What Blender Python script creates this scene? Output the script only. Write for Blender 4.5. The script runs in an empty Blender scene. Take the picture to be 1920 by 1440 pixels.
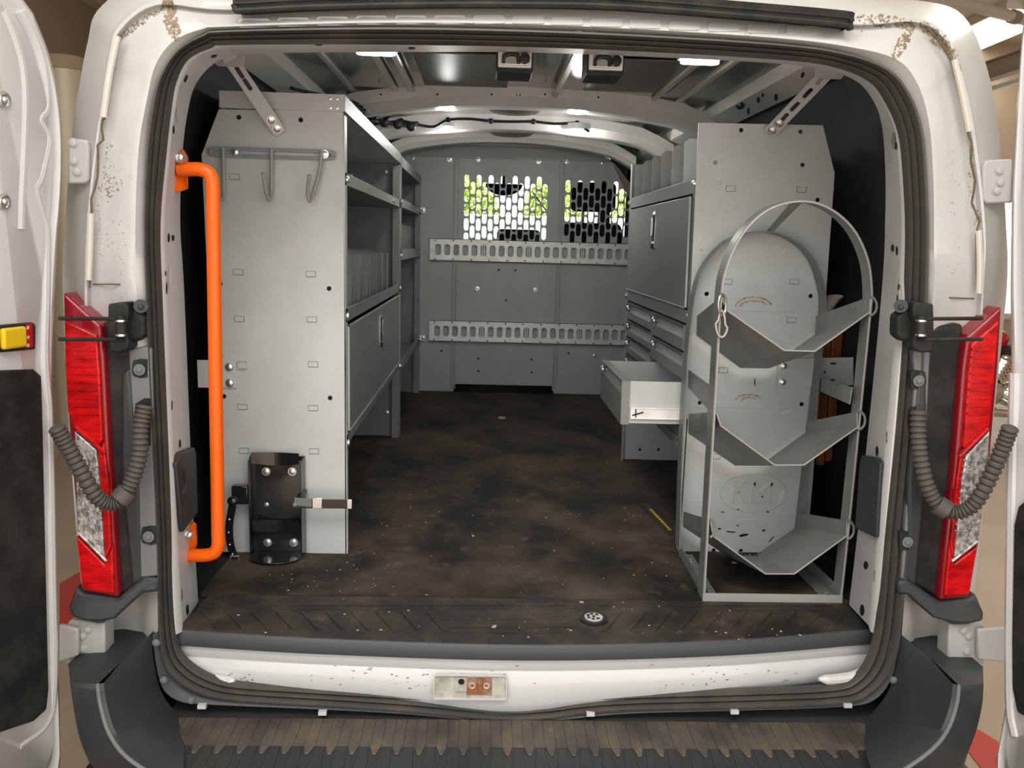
import bpy, math, random
from mathutils import Vector, Matrix
from mathutils.geometry import delaunay_2d_cdt
from mathutils.bvhtree import BVHTree
random.seed(7)
C = bpy.context.scene.collection
sc = bpy.context.scene

# ------------------------------------------------------------------ camera, light, exposure
F, CX, CY = 1600.0, 960.0, 720.0
_y = Vector((910-CX, 455-CY, F)).normalized()
_x = Vector((1, .022, 0)); _x.z = -(_x.x*_y.x+_x.y*_y.y)/_y.z; _x.normalize()
_z = _x.cross(_y)
RIGHT = Vector((_x.x, _y.x, _z.x)); DOWN = Vector((_x.y, _y.y, _z.y)); FWD = Vector((_x.z, _y.z, _z.z))
def ray(px, py):
    return RIGHT*(px-CX)+DOWN*(py-CY)+FWD*F
_r = ray(982, 1130)
CAM = -_r/_r.y*2.0
def PY(px, py, y): r = ray(px, py); return CAM+r*((y-CAM.y)/r.y)
def PX(px, py, x): r = ray(px, py); return CAM+r*((x-CAM.x)/r.x)
def PZ(px, py, z): r = ray(px, py); return CAM+r*((z-CAM.z)/r.z)
cam = bpy.data.objects.new('camera', bpy.data.cameras.new('camera')); C.objects.link(cam)
cam.matrix_world = Matrix(((RIGHT.x, -DOWN.x, -FWD.x, CAM.x), (RIGHT.y, -DOWN.y, -FWD.y, CAM.y), (RIGHT.z, -DOWN.z, -FWD.z, CAM.z), (0, 0, 0, 1)))
cam.data.sensor_width = 36; cam.data.lens = 36*F/1920; cam.data.clip_start = .05; cam.data.clip_end = 200
sc.camera = cam
sc.view_settings.view_transform = 'Standard'; sc.view_settings.look = 'None'
sc.view_settings.exposure = 0.5; sc.view_settings.gamma = 1; sc.view_settings.use_curve_mapping = False
w = bpy.data.worlds.new('world'); sc.world = w; w.use_nodes = True
w.node_tree.nodes['Background'].inputs[0].default_value = (1, .985, .965, 1)
w.node_tree.nodes['Background'].inputs[1].default_value = 1.35
def lamp(name, kind, loc, energy, color=(1, .96, .9), rot=(0, 0, 0), **k):
    l = bpy.data.lights.new(name, kind); l.energy = energy; l.color = color
    for a, v in k.items(): setattr(l, a, v)
    o = bpy.data.objects.new(name, l); C.objects.link(o); o.location = loc; o.rotation_euler = rot; return o
lamp('sunlight', 'SUN', (0, -20, 20), 6.0, (1, .96, .88), (math.radians(20), 0, math.radians(8)), angle=.02)
lamp('garage_ceiling_light_panel', 'AREA', (-.6, -2.6, 3.25), 100, (1, .97, .93), (math.radians(12), 0, 0), shape='RECTANGLE', size=3.5, size_y=1.6)
lamp('garage_strip_light', 'AREA', (3.2, 1.5, 3.25), 70, (1, .93, .82), (0, 0, 0), shape='RECTANGLE', size=2.0, size_y=3.0)

# ------------------------------------------------------------------ mesh helpers
class MB:
    def __init__(s): s.v = []; s.f = []; s.m = []; s.mi = 0
    def add(s, vs, fs):
        o = len(s.v); s.v += [Vector(p) for p in vs]
        for f in fs: s.f.append([i+o for i in f]); s.m.append(s.mi)
    def mat(s, i): s.mi = i; return s
    def box(s, x0, x1, y0, y1, z0, z1):
        s.add([(x, y, z) for x in (x0, x1) for y in (y0, y1) for z in (z0, z1)],
              [(0, 1, 3, 2), (4, 6, 7, 5), (0, 4, 5, 1), (2, 3, 7, 6), (0, 2, 6, 4), (1, 5, 7, 3)]); return s
    def prism(s, loop, vec):
        n = len(loop); vec = Vector(vec)
        a = [Vector(p) for p in loop]; b = [p+vec for p in a]
        s.add(a+b, [list(range(n))[::-1], list(range(n, 2*n))]+[(i, (i+1) % n, n+(i+1) % n, n+i) for i in range(n)]); return s
    def bar(s, p0, p1, wv, hv):
        p0 = Vector(p0); p1 = Vector(p1); wv = Vector(wv)/2; hv = Vector(hv)/2
        return s.prism([p0-wv-hv, p0+wv-hv, p0+wv+hv, p0-wv+hv], p1-p0)
    def tube(s, pts, r, n=10, closed=False, rf=None):
        pts = [Vector(p) for p in pts]; N = len(pts); rings = []; prev = None
        for i, p in enumerate(pts):
            if closed: t = pts[(i+1) % N]-pts[i-1]
            else: t = pts[min(i+1, N-1)]-pts[max(i-1, 0)]
            t.normalize()
            if prev is None:
                a = t.orthogonal().normalized()
            else:
                a = prev-t*prev.dot(t)
                a = a.normalized() if a.length > 1e-6 else t.orthogonal().normalized()
            prev = a; b = t.cross(a); rr = rf(i) if rf else r
            rings.append([p+(a*math.cos(2*math.pi*k/n)+b*math.sin(2*math.pi*k/n))*rr for k in range(n)])
        vs = [q for R in rings for q in R]; fs = []
        for i in range(N if closed else N-1):
            j = (i+1) % N
            for k in range(n): fs.append((i*n+k, i*n+(k+1) % n, j*n+(k+1) % n, j*n+k))
        if not closed: fs += [list(range(n))[::-1], list(range((N-1)*n, N*n))]
        s.add(vs, fs); return s
    def cyl(s, p0, p1, r, n=14, r2=None):
        p0 = Vector(p0); p1 = Vector(p1); r2 = r if r2 is None else r2
        return s.tube([p0, p1], r, n, rf=lambda i: (r, r2)[i])
    def bolt(s, p, nrm, r=.008, h=.005):
        p = Vector(p); nrm = Vector(nrm).normalized()
        s.cyl(p-nrm*.001, p+nrm*h*.35, r*1.25, 12); s.tube([p, p+nrm*h, p+nrm*h*1.3], r, 12, rf=lambda i: (r, r*.9, r*.5)[i]); return s
    def ball(s, c, rx, ry=None, rz=None, n=12, m=8):
        ry = ry or rx; rz = rz or rx; c = Vector(c); vs = []; fs = []
        for j in range(m+1):
            th = math.pi*j/m
            for i in range(n):
                ph = 2*math.pi*i/n
                vs.append(c+Vector((rx*math.sin(th)*math.cos(ph), ry*math.sin(th)*math.sin(ph), rz*math.cos(th))))
        for j in range(m):
            for i in range(n): fs.append((j*n+i, (j+1)*n+i, (j+1)*n+(i+1) % n, j*n+(i+1) % n))
        s.add(vs, fs); return s
    def loft(s, loops, closed=False):
        n = len(loops[0]); vs = [p for L in loops for p in L]; fs = []
        for j in range(len(loops)-1):
            for i in range(n if closed else n-1):
                k = (i+1) % n; fs.append((j*n+i, j*n+k, (j+1)*n+k, (j+1)*n+i))
        s.add(vs, fs); return s
    def plate(s, outline, holes, t, O, U, V, W):
        """flat plate with real holes: outline and holes are 2D loops in the U,V plane at O; t thick along W"""
        O = Vector(O); U = Vector(U); V = Vector(V); W = Vector(W)
        loops = [outline]+list(holes); P = []; E = []
        for L in loops:
            o = len(P); P += [Vector((p[0], p[1])) for p in L]; E += [(o+i, o+(i+1) % len(L)) for i in range(len(L))]
        r = delaunay_2d_cdt(P, E, [], 0, 1e-6); pts = r[0]
        def inside(x, y):
            c = False
            for L in loops:
                n = len(L)
                for i in range(n):
                    x1, y1 = L[i]; x2, y2 = L[(i+1) % n]
                    if (y1 > y) != (y2 > y) and x < (x2-x1)*(y-y1)/(y2-y1)+x1: c = not c
            return c
        tri = [t3 for t3 in r[2] if inside(sum(pts[i].x for i in t3)/3, sum(pts[i].y for i in t3)/3)]
        n = len(pts); A = [O+U*p.x+V*p.y for p in pts]; B = [a+W*t for a in A]
        fs = [tuple(t3) for t3 in tri]+[tuple(i+n for i in t3)[::-1] for t3 in tri]
        edges = {}
        for t3 in tri:
            for i in range(len(t3)):
                a, b = t3[i], t3[(i+1) % len(t3)]
                edges[(a, b)] = 1
        for (a, b) in edges:
            if (b, a) not in edges: fs.append((b, a, a+n, b+n))
        s.add(A+B, fs); return s
    def bvh(s): return BVHTree.FromPolygons([tuple(p) for p in s.v], [tuple(f) for f in s.f])
    def decal(s, tree, poly, off=.0009):
        """a mark lying on a surface already in the mesh"""
        vs = []
        for (px, py) in poly:
            d = ray(px, py).normalized(); h = tree.ray_cast(CAM, d)
            if h[0] is None: return
            nrm = h[1] if h[1].dot(d) < 0 else -h[1]
            vs.append(h[0]+nrm*off)
        if max((a-b).length for a in vs for b in vs) > .25: return
        s.add(vs, [list(range(len(vs)))])
    def dot(s, tree, px, py, rx, ry=None, a=0, n=10, jag=0):
        ry = ry or rx; ca, sa = math.cos(a), math.sin(a); P = []
        for i in range(n):
            t = 2*math.pi*i/n; k = 1+random.uniform(-jag, jag); x, y = rx*math.cos(t)*k, ry*math.sin(t)*k
            P.append((px+x*ca-y*sa, py+x*sa+y*ca))
        s.decal(tree, P)

def build(name, mb, mats, parent=None, bevel=0, angle=35, seg=2, label=None, flat=False):
    me = bpy.data.meshes.new(name); mats = mats if isinstance(mats, (list, tuple)) else [mats]
    off = Vector((0, 0, 0))
    if parent is None:
        xs = [p.x for p in mb.v]; ys = [p.y for p in mb.v]; zs = [p.z for p in mb.v]
        off = Vector(((min(xs)+max(xs))/2, (min(ys)+max(ys))/2, min(zs)))
    me.from_pydata([tuple(p-off) for p in mb.v], [], [tuple(f) for f in mb.f])
    for m in mats: me.materials.append(m)
    for p, i in zip(me.polygons, mb.m): p.material_index = i; p.use_smooth = not flat
    me.validate(); me.update()
    import bmesh
    bm = bmesh.new(); bm.from_mesh(me)
    bmesh.ops.recalc_face_normals(bm, faces=bm.faces)
    for e in bm.edges:
        if len(e.link_faces) == 2: e.smooth = e.calc_face_angle(0) < math.radians(angle)
    bm.to_mesh(me); bm.free()
    o = bpy.data.objects.new(name, me); C.objects.link(o); o.location = off
    if parent is not None:
        o.parent = parent
        mw = Matrix.Identity(4)
        if parent.type == 'EMPTY': mw = Matrix.Translation(parent.location)
        o.matrix_parent_inverse = mw.inverted()
    if bevel:
        b = o.modifiers.new('bevel', 'BEVEL'); b.width = bevel; b.segments = seg; b.limit_method = 'ANGLE'; b.angle_limit = math.radians(40)
    if label: o['label'] = label
    return o
def thing(name, label, cat, loc, group=None):
    o = bpy.data.objects.new(name, None); C.objects.link(o); o.location = loc; o.empty_display_size = .1
    o['label'] = label; o['category'] = cat
    if group: o['group'] = group
    return o
def tag(o, label, cat, group=None, kind=None):
    o['label'] = label; o['category'] = cat
    if group: o['group'] = group
    if kind: o['kind'] = kind
    return o
def struct(name, mb, m, **k):
    o = build(name, mb, m, **k); o['kind'] = 'structure'; return o
def spline(P, n=6, closed=False):
    P = [Vector(p) for p in P]; N = len(P); out = []
    for i in range(N if closed else N-1):
        p1, p2 = P[i], P[(i+1) % N]
        p0 = P[i-1] if (closed or i > 0) else p1*2-p2
        p3 = P[(i+2) % N] if (closed or i+2 < N) else p2*2-p1
        for k in range(n):
            t = k/n
            out.append(.5*((2*p1)+(p2-p0)*t+(2*p0-5*p1+4*p2-p3)*t*t+(3*p1-p0-3*p2+p3)*t**3))
    if not closed: out.append(P[-1])
    return out
def circle2(cx, cy, r, n=12): return [(cx+r*math.cos(2*math.pi*i/n), cy+r*math.sin(2*math.pi*i/n)) for i in range(n)]
def slot2(cx, cy, w_, h_, n=4):
    r = min(w_, h_)/2; L = []
    for (sx, sy, a0) in ((1, 1, 0), (-1, 1, 90), (-1, -1, 180), (1, -1, 270)):
        for k in range(n+1):
            a = math.radians(a0+90*k/n); L.append((cx+sx*(w_/2-r)+r*math.cos(a), cy+sy*(h_/2-r)+r*math.sin(a)))
    out = [L[0]]
    for p in L[1:]:
        if math.hypot(p[0]-out[-1][0], p[1]-out[-1][1]) > 1e-5: out.append(p)
    if math.hypot(out[0][0]-out[-1][0], out[0][1]-out[-1][1]) < 1e-5: out.pop()
    return out
def rrect2(x0, x1, y0, y1, r, n=3):
    L = []
    for (cx, cy, a0) in ((x1-r, y1-r, 0), (x0+r, y1-r, 90), (x0+r, y0+r, 180), (x1-r, y0+r, 270)):
        for k in range(n+1):
            a = math.radians(a0+90*k/n); L.append((cx+r*math.cos(a), cy+r*math.sin(a)))
    return L

# ------------------------------------------------------------------ materials
def mat(name, col, rough=.5, metal=0, col2=None, scale=8, lo=.4, hi=.65, stretch=(1, 1, 1), bump=0, bscale=60, coat=0, col3=None, scale3=30, lo3=.6, hi3=.68, spec=.5, trans=0, rough2=None):
    m = bpy.data.materials.new(name); m.use_nodes = True; nt = m.node_tree; b = nt.nodes['Principled BSDF']
    b.inputs['Base Color'].default_value = (*col, 1); b.inputs['Roughness'].default_value = rough; b.inputs['Metallic'].default_value = metal
    b.inputs['Coat Weight'].default_value = coat; b.inputs['Specular IOR Level'].default_value = spec; b.inputs['Transmission Weight'].default_value = trans
    b.inputs['Coat Roughness'].default_value = .08
    tc = nt.nodes.new('ShaderNodeTexCoord'); mp = nt.nodes.new('ShaderNodeMapping'); mp.inputs['Scale'].default_value = stretch
    nt.links.new(tc.outputs['Object'], mp.inputs['Vector'])
    def noise(sc_, det=6):
        n = nt.nodes.new('ShaderNodeTexNoise'); n.inputs['Scale'].default_value = sc_; n.inputs['Detail'].default_value = det; n.inputs['Roughness'].default_value = .65
        nt.links.new(mp.outputs[0], n.inputs['Vector']); return n
    def layer(prev, c, s_, l, h):
        n = noise(s_); r = nt.nodes.new('ShaderNodeMapRange'); r.inputs['From Min'].default_value = l; r.inputs['From Max'].default_value = h
        nt.links.new(n.outputs['Fac'], r.inputs['Value'])
        x = nt.nodes.new('ShaderNodeMix'); x.data_type = 'RGBA'; nt.links.new(r.outputs[0], x.inputs[0])
        if prev is None: x.inputs[6].default_value = (*col, 1)
        else: nt.links.new(prev, x.inputs[6])
        x.inputs[7].default_value = (*c, 1); return x.outputs[2], r.outputs[0]
    out = None
    if col2: out, f1 = layer(None, col2, scale, lo, hi)
    if col2 and rough2 is not None:
        rr = nt.nodes.new('ShaderNodeMapRange'); rr.inputs['To Min'].default_value = rough; rr.inputs['To Max'].default_value = rough2
        nt.links.new(f1, rr.inputs['Value']); nt.links.new(rr.outputs[0], b.inputs['Roughness'])
    if col3: out, f3 = layer(out, col3, scale3, lo3, hi3)
    if out: nt.links.new(out, b.inputs['Base Color'])
    if bump:
        n = noise(bscale, 4); bp = nt.nodes.new('ShaderNodeBump'); bp.inputs['Strength'].default_value = bump; bp.inputs['Distance'].default_value = .004
        nt.links.new(n.outputs['Fac'], bp.inputs['Height']); nt.links.new(bp.outputs[0], b.inputs['Normal'])
    return m
def emit(name, col, s_):
    m = mat(name, col, .4); b = m.node_tree.nodes['Principled BSDF']
    b.inputs['Emission Color'].default_value = (*col, 1); b.inputs['Emission Strength'].default_value = s_; return m
WHITE = mat('white_body_paint', (.53, .525, .51), .3, col2=(.46, .45, .43), scale=5, lo=.45, hi=.75, coat=.25, col3=(.30, .24, .18), scale3=55, lo3=.70, hi3=.76)
WHITE2 = mat('white_door_paint', (.60, .60, .60), .2, coat=.5, bump=.05, bscale=300)
JAMB = mat('grey_white_jamb_paint', (.70, .71, .72), .5, col2=(.63, .64, .65), scale=6, coat=0)
BOW = mat('roof_bow_paint', (.80, .78, .75), .3, col2=(.70, .68, .65), scale=5, coat=.3)
ROOF = mat('glossy_roof_paint', (.17, .17, .16), .16, coat=.4, col2=(.15, .15, .14), scale=3)
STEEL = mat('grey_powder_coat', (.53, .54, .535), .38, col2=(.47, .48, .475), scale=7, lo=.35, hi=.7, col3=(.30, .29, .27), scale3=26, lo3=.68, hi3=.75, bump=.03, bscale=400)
STEELD = mat('shaded_grey_partition_paint', (.43, .435, .425), .42, col2=(.385, .39, .38), scale=4, bump=.03, bscale=300)  # same paint as the end panels, darkened to carry the dimmer light
STEELM = mat('shaded_grey_shelf_paint', (.235, .24, .235), .4, col2=(.205, .21, .205), scale=6)  # end-panel grey again, with the shade of the aisle side in its colour
RACKM = mat('grey_rack_paint', (.20, .205, .20), .42, col2=(.15, .148, .14), scale=9, lo=.45, hi=.7, col3=(.33, .31, .28), scale3=30, lo3=.66, hi3=.72)
EDGE = mat('lit_bare_steel_edge', (.40, .395, .38), .4, metal=.2)  # bare front edges, paler with the light on them put into the colour
ZINC = mat('zinc_plated_bolt', (.75, .75, .74), .28, metal=.9)
GALV = mat('galvanised_rail', (.88, .87, .84), .38, metal=.25, col2=(.72, .71, .68), scale=14)
CHROME = mat('chrome', (.85, .85, .85), .08, metal=1)
ORANGE = mat('orange_gloss_paint', (.86, .125, .003), .3, coat=.1, spec=.35)
RUBBER = mat('door_seal_rubber', (.055, .052, .048), .45, col2=(.10, .09, .075), scale=9, lo=.5, hi=.8)
BLACK = mat('black_plastic', (.014, .014, .014), .5, spec=.25, col2=(.035, .034, .03), scale=12)
GLOSSB = mat('gloss_black_enamel', (.014, .014, .014), .18, coat=.5)
DKGREY = mat('dark_grey_bumper_plastic', (.028, .030, .032), .5, col2=(.040, .040, .039), scale=7, bump=.12, bscale=900)
TRIMG = mat('grey_trim_plastic', (.045, .047, .05), .5, bump=.05, bscale=700)
MIDGREY = mat('mid_grey_plastic', (.16, .165, .17), .5, bump=.05, bscale=700)
LINER = mat('black_wall_liner', (.012, .012, .012), .6, col2=(.022, .022, .02), scale=6)
CONDUIT = mat('corrugated_conduit', (.075, .07, .062), .6)
MATR = mat('dirty_black_rubber_mat', (.013, .0115, .010), .72, spec=.3, col2=(.115, .088, .066), scale=3.2, lo=.40, hi=.74, stretch=(1, .8, 1), bump=.25, bscale=60, col3=(.13, .105, .08), scale3=16, lo3=.60, hi3=.80, rough2=.92)
SILL = mat('dirty_sill_rubber', (.018, .016, .0145), .6, col2=(.11, .088, .066), scale=6, lo=.45, hi=.85, bump=.15, bscale=90, col3=(.16, .13, .10), scale3=24, lo3=.62, hi3=.8)
STEP = mat('dusty_step_plastic', (.055, .05, .045), .6, col2=(.17, .13, .09), scale=8, lo=.42, hi=.75, stretch=(1, .6, 1), col3=(.20, .15, .10), scale3=22, lo3=.6, hi3=.78)
DIRT = mat('brown_dirt', (.21, .16, .10), .9, col2=(.34, .27, .19), scale=60)
DIRTD = mat('dark_brown_grime', (.10, .075, .05), .9, col2=(.16, .12, .08), scale=60)
PALEDIRT = mat('pale_rust_scuff', (.42, .36, .28), .8, col2=(.32, .24, .17), scale=60)
HOLE = mat('dark_hole', (.006, .006, .006), .9)
RED = mat('red_lamp_lens', (.62, .005, .007), .15, col2=(.30, .002, .003), scale=26, stretch=(.8, 1, 2), coat=.25, spec=.3, bump=.5, bscale=40)
REDRIM = mat('deep_red_lens_rim', (.24, .003, .012), .12, coat=.4)
WIRE = mat('grey_coated_wire', (.30, .30, .295), .4)
LINK = mat('dull_zinc_link', (.42, .41, .40), .3, metal=.8)
HINGEM = mat('grey_hinge_paint', (.42, .42, .405), .4)
CLEAR = mat('clear_ribbed_lens', (.62, .60, .58), .12, metal=.6, col2=(.20, .19, .19), scale=55, lo=.45, hi=.6, stretch=(1.6, 1, 1), coat=1, bump=.8, bscale=90)
YELLOW = mat('yellow_plastic', (.75, .50, .01), .3)
REDLAB = mat('red_label', (.45, .01, .015), .35)
WOOD = mat('stained_wood', (.26, .085, .022), .45, col2=(.14, .045, .012), scale=10, stretch=(8, 8, .6))
PAPER = mat('beige_paper', (.55, .47, .40), .8)
RUST = mat('rusty_striker_metal', (.28, .10, .04), .8, col2=(.36, .33, .28), scale=22, lo=.4, hi=.6)
DUSTW = mat('dusty_white_metal', (.50, .48, .43), .7, col2=(.30, .27, .22), scale=25)
FOILM = mat('yellowed_shiny_film', (.33, .30, .20), .25, metal=.5, col2=(.10, .09, .06), scale=9, stretch=(1, 3, 1))
LED = emit('led_lens', (1, .98, .94), 9)
CONC = mat('tan_concrete_floor', (.42, .34, .26), .5, col2=(.36, .29, .22), scale=1.5, bump=.05)
REDP = mat('red_floor_paint', (.50, .05, .04), .5, col2=(.42, .05, .04), scale=5)
WALLB = mat('brown_garage_wall', (.34, .27, .22), .8, col2=(.30, .24, .19), scale=2)
WALLT = mat('tan_garage_wall', (.52, .42, .30), .8, col2=(.46, .37, .27), scale=1.2)
CEIL = mat('tan_ceiling_panel', (.62, .54, .43), .8, col2=(.55, .47, .37), scale=2)
BEAM = mat('brown_steel_beam', (.34, .26, .18), .6)
PIPE = mat('off_white_pipe', (.62, .56, .48), .5)
TUBE = emit('fluorescent_tube', (1, .98, .9), 5)
WINL = emit('daylit_window_pane', (1, .99, .95), 2.2)
LEAF = mat('leaf_green', (.42, .58, .12), .5, col2=(.62, .70, .25), scale=20)
PALEW = mat('pale_blue_white_slab', (.84, .90, .96), .5)
FABRIC = mat('dark_seat_fabric', (.03, .03, .032), .8)
HEADL = mat('headliner_tan', (.26, .21, .17), .85)
GLASS = bpy.data.materials.new('clear_glass'); GLASS.use_nodes = True
_n = GLASS.node_tree; _n.nodes.remove(_n.nodes['Principled BSDF'])
_t = _n.nodes.new('ShaderNodeBsdfTransparent'); _t.inputs[0].default_value = (.9, .95, .93, 1); _g = _n.nodes.new('ShaderNodeBsdfGlossy'); _g.inputs['Roughness'].default_value = .02
_mx = _n.nodes.new('ShaderNodeMixShader'); _mx.inputs[0].default_value = .06
_n.links.new(_t.outputs[0], _mx.inputs[1]); _n.links.new(_g.outputs[0], _mx.inputs[2]); _n.links.new(_mx.outputs[0], _n.nodes['Material Output'].inputs[0])

# ------------------------------------------------------------------ the garage
GZ = -.75
struct('floor', MB().box(-9, 9, -7, 9.5, GZ-.1, GZ), CONC)
cm = MB().box(-9, 9, -4.6, 9.5, 3.6, 3.7)
for i in range(-7, 8): cm.box(i*1.2-.012, i*1.2+.012, -4.6, 9.5, 3.585, 3.6)
for j in range(-3, 8): cm.box(-9, 9, j*1.2-.012, j*1.2+.012, 3.585, 3.6)
struct('ceiling', cm, CEIL)
struct('wall_left', MB().box(-5.2, -5.0, -4.6, 9.5, GZ, 3.6), WALLB)
struct('wall_right', MB().box(8.8, 9, -4.6, 9.5, GZ, 3.6), WALLT)
fw = MB()
fw.plate([(-9, GZ), (9, GZ), (9, 3.6), (-9, 3.6)], [[(-3.2, GZ+.001), (2.6, GZ+.001), (2.6, 2.6), (-3.2, 2.6)], [(6.25, .1), (7.9, .1), (7.9, 1.75), (6.25, 1.75)]], .15, (0, 9.35, 0), (1, 0, 0), (0, 0, 1), (0, 1, 0))
struct('wall_front', fw, WALLT)
wf = MB().plate([(6.2, .05), (7.95, .05), (7.95, 1.8), (6.2, 1.8)], [[(6.28, .13), (7.87, .13), (7.87, 1.72), (6.28, 1.72)]], .05, (0, 9.3, 0), (1, 0, 0), (0, 0, 1), (0, 1, 0))
wo = struct('window_1', wf, PIPE); build('window_pane', MB().box(6.28, 7.87, 9.32, 9.33, .13, 1.72), WINL, wo).matrix_parent_inverse = Matrix.Translation(-wo.location)
for nm, pts, side in (('red_floor_stripe', [(112, 1095), (168, 1062), (168, 1118), (112, 1195)], 'left'), ('red_floor_stripe', [(1832, 1368), (1872, 1392), (1880, 1460), (1845, 1450), (1806, 1398)], 'right')):
    m = MB().prism([PZ(a, b, GZ) for a, b in pts], (0, 0, .003))
    tag(build(nm, m, REDP), 'red painted stripe on the tan garage floor at the %s of the van' % side, 'floor marking', 'red floor stripes')
# ceiling pipe, beam and lights
a, b = PZ(1765, -4, 3.3), PZ(1925, 38, 3.3)
d = (b-a).normalized()
pt = thing('ceiling_pipe', 'off-white pipe running below the tan garage ceiling above the van', 'pipe', a)
build('pipe', MB().cyl(a-d*1.5, b+d*3, .055, 16), PIPE, pt)
k = a.lerp(b, .84); build('pipe_collar', MB().cyl(k-d*.05, k+d*.05, .068, 16), BEAM, pt)
for q in (a, b+d): build('pipe_hanger', MB().cyl(q, (q.x, q.y, 3.6), .008, 8), BEAM, pt)
def fluor(px, w_, L, ang, label):
    p = PZ(px[0], px[1], 3.5); t = thing('ceiling_light', label, 'light', (p.x, p.y, 3.5), 'strip lights on the garage ceiling')
    u = Vector((math.cos(ang), math.sin(ang), 0)); v = Vector((-u.y, u.x, 0))
    hm = MB(); hm.bar(p-u*L/2+Vector((0, 0, .05)), p+u*L/2+Vector((0, 0, .05)), v*w_, (0, 0, .1)); build('housing', hm, PIPE, t)
    dm = MB(); dm.bar(p-u*(L/2-.03)-Vector((0, 0, .004)), p+u*(L/2-.03)-Vector((0, 0, .004)), v*(w_-.05), (0, 0, .012)); build('diffuser', dm, TUBE, t)
fluor((1868, 62), .55, 2.6, math.radians(88), 'long lit strip light on the garage ceiling at the right edge')
fluor((1838, 52), .30, 1.6, math.radians(88), 'short lit strip light partly behind the white roof corner')
a, b = PZ(1848, 152, 2.7), PZ(1925, 128, 2.7); d = (b-a).normalized()
bt = thing('steel_beam', 'brown steel roof beam in the garage with a rail hung below', 'beam', a)
m = MB(); m.bar(a-d*1.5, b+d*3, d.cross(Vector((0, 0, 1)))*.12, (0, 0, .012)); m.bar(a-d*1.5+Vector((0, 0, .18)), b+d*3+Vector((0, 0, .18)), d.cross(Vector((0, 0, 1)))*.12, (0, 0, .012)); m.bar(a-d*1.5+Vector((0, 0, .09)), b+d*3+Vector((0, 0, .09)), d.cross(Vector((0, 0, 1)))*.012, (0, 0, .18))
build('beam', m, BEAM, bt); build('hung_rail', MB().bar(a-d*1.5-Vector((0, 0, .1)), b+d*3-Vector((0, 0, .1)), d.cross(Vector((0, 0, 1)))*.05, (0, 0, .04)), PIPE, bt)
q = a+d*.8; build('hanger', MB().bar(q-Vector((0, 0, .1)), q, d*.04, d.cross(Vector((0, 0, 1)))*.03), BEAM, bt)
dp = PY(138, 150, 4.2)
dt = thing('duct', 'beige round duct standing against the brown wall left of the van', 'duct', (dp.x-.05, 4.2, GZ))
build('duct_body', MB().cyl((dp.x-.05, 4.2, GZ), (dp.x-.05, 4.2, dp.z+.05), .17, 24), mat('beige_duct_paint', (.46, .39, .28), .4, metal=.2), dt)
build('duct_cap', MB().tube([(dp.x-.05, 4.2, dp.z+.05), (dp.x-.05, 4.2, dp.z+.14), (dp.x-.05, 4.2, dp.z+.17)], .18, 24, rf=lambda i: (.18, .15, .03)[i]), BEAM, dt)
# hedge and vehicle stand-in slab outdoors, seen through the partition and the windscreen
def leaf_mesh(cx, cy, cz, rx, ry, rz, n):
    m = MB()
    for i in range(n):
        u = Vector((random.gauss(0, 1), random.gauss(0, 1), random.gauss(0, 1))).normalized()*random.uniform(.75, 1)
        c = Vector((cx+u.x*rx, cy+u.y*ry, cz+u.z*rz)); a = Vector((random.uniform(-1, 1), random.uniform(-1, 1), random.uniform(-1, 1))).normalized(); b = a.orthogonal().normalized(); s_ = random.uniform(.05, .1)
        m.add([c-a*s_, c-b*s_*.45+a*s_*.1, c+a*s_, c+b*s_*.45+a*s_*.1], [(0, 1, 2, 3)])
    return m
struct('ground', MB().box(-14, 14, 9.5, 30, GZ-.1, GZ-.005), CONC)
for i, (x, lab) in enumerate(((-.42, 'bright green shrub outdoors seen through the left of the perforated window'), (1.0, 'bright green shrub outdoors seen through the middle of the perforated window'), (2.45, 'bright green shrub outdoors beyond the passenger side of the cab'))):
    t = thing('shrub', lab, 'shrub', (x, 12.5, GZ), 'shrubs outdoors ahead of the van')
    build('foliage', leaf_mesh(x, 12.5, .75, .66, .7, 1.25, 1700), LEAF, t, flat=True)
    build('stem', MB().tube([(x, 12.5, GZ), (x+.03, 12.5, -.1), (x, 12.5, .6)], .05, 8, rf=lambda i: .05-.012*i), BEAM, t)
tag(build('vehicle_stand_in', MB().box(-3, 4, 11.2, 11.35, GZ, 1.30), PALEW, bevel=.02), 'pale blue-white slab outdoors, standing in for a vehicle before the green shrubs', 'wall')  # made-up slab in place of a pale vehicle outdoors

# ------------------------------------------------------------------ the van
van = thing('cargo_van', 'white cargo van with both rear doors open and its grey cargo bay in view', 'van', (0, 0, GZ))
seal_o = [(297, 1200), (290, 900), (277, 560), (273, 420), (277, 280), (290, 190), (306, 140), (338, 95), (385, 66), (430, 58), (700, 51), (960, 54), (1200, 64), (1450, 80), (1575, 97), (1662, 128), (1703, 175), (1725, 240), (1733, 320), (1737, 440), (1734, 580), (1712, 900), (1690, 1200)]
L1 = [(270, 1200), (250, 900), (240, 560), (240, 420), (249, 280), (267, 190), (283, 105), (318, 62), (375, 48), (430, 46), (700, 39), (960, 40), (1200, 50), (1450, 66), (1590, 80), (1690, 95), (1730, 140), (1750, 220), (1757, 320), (1757, 440), (1752, 580), (1738, 900), (1715, 1200)]
L2 = [(194, 1200), (176, 900), (170, 560), (174, 420), (190, 270), (203, 190), (216, 110), (232, 60), (300, 13), (430, 22), (700, 12), (960, 10), (1200, 18), (1450, 38), (1605, 50), (1710, 45), (1765, 80), (1797, 170), (1816, 270), (1835, 430), (1832, 560), (1815, 900), (1790, 1200)]
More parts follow.
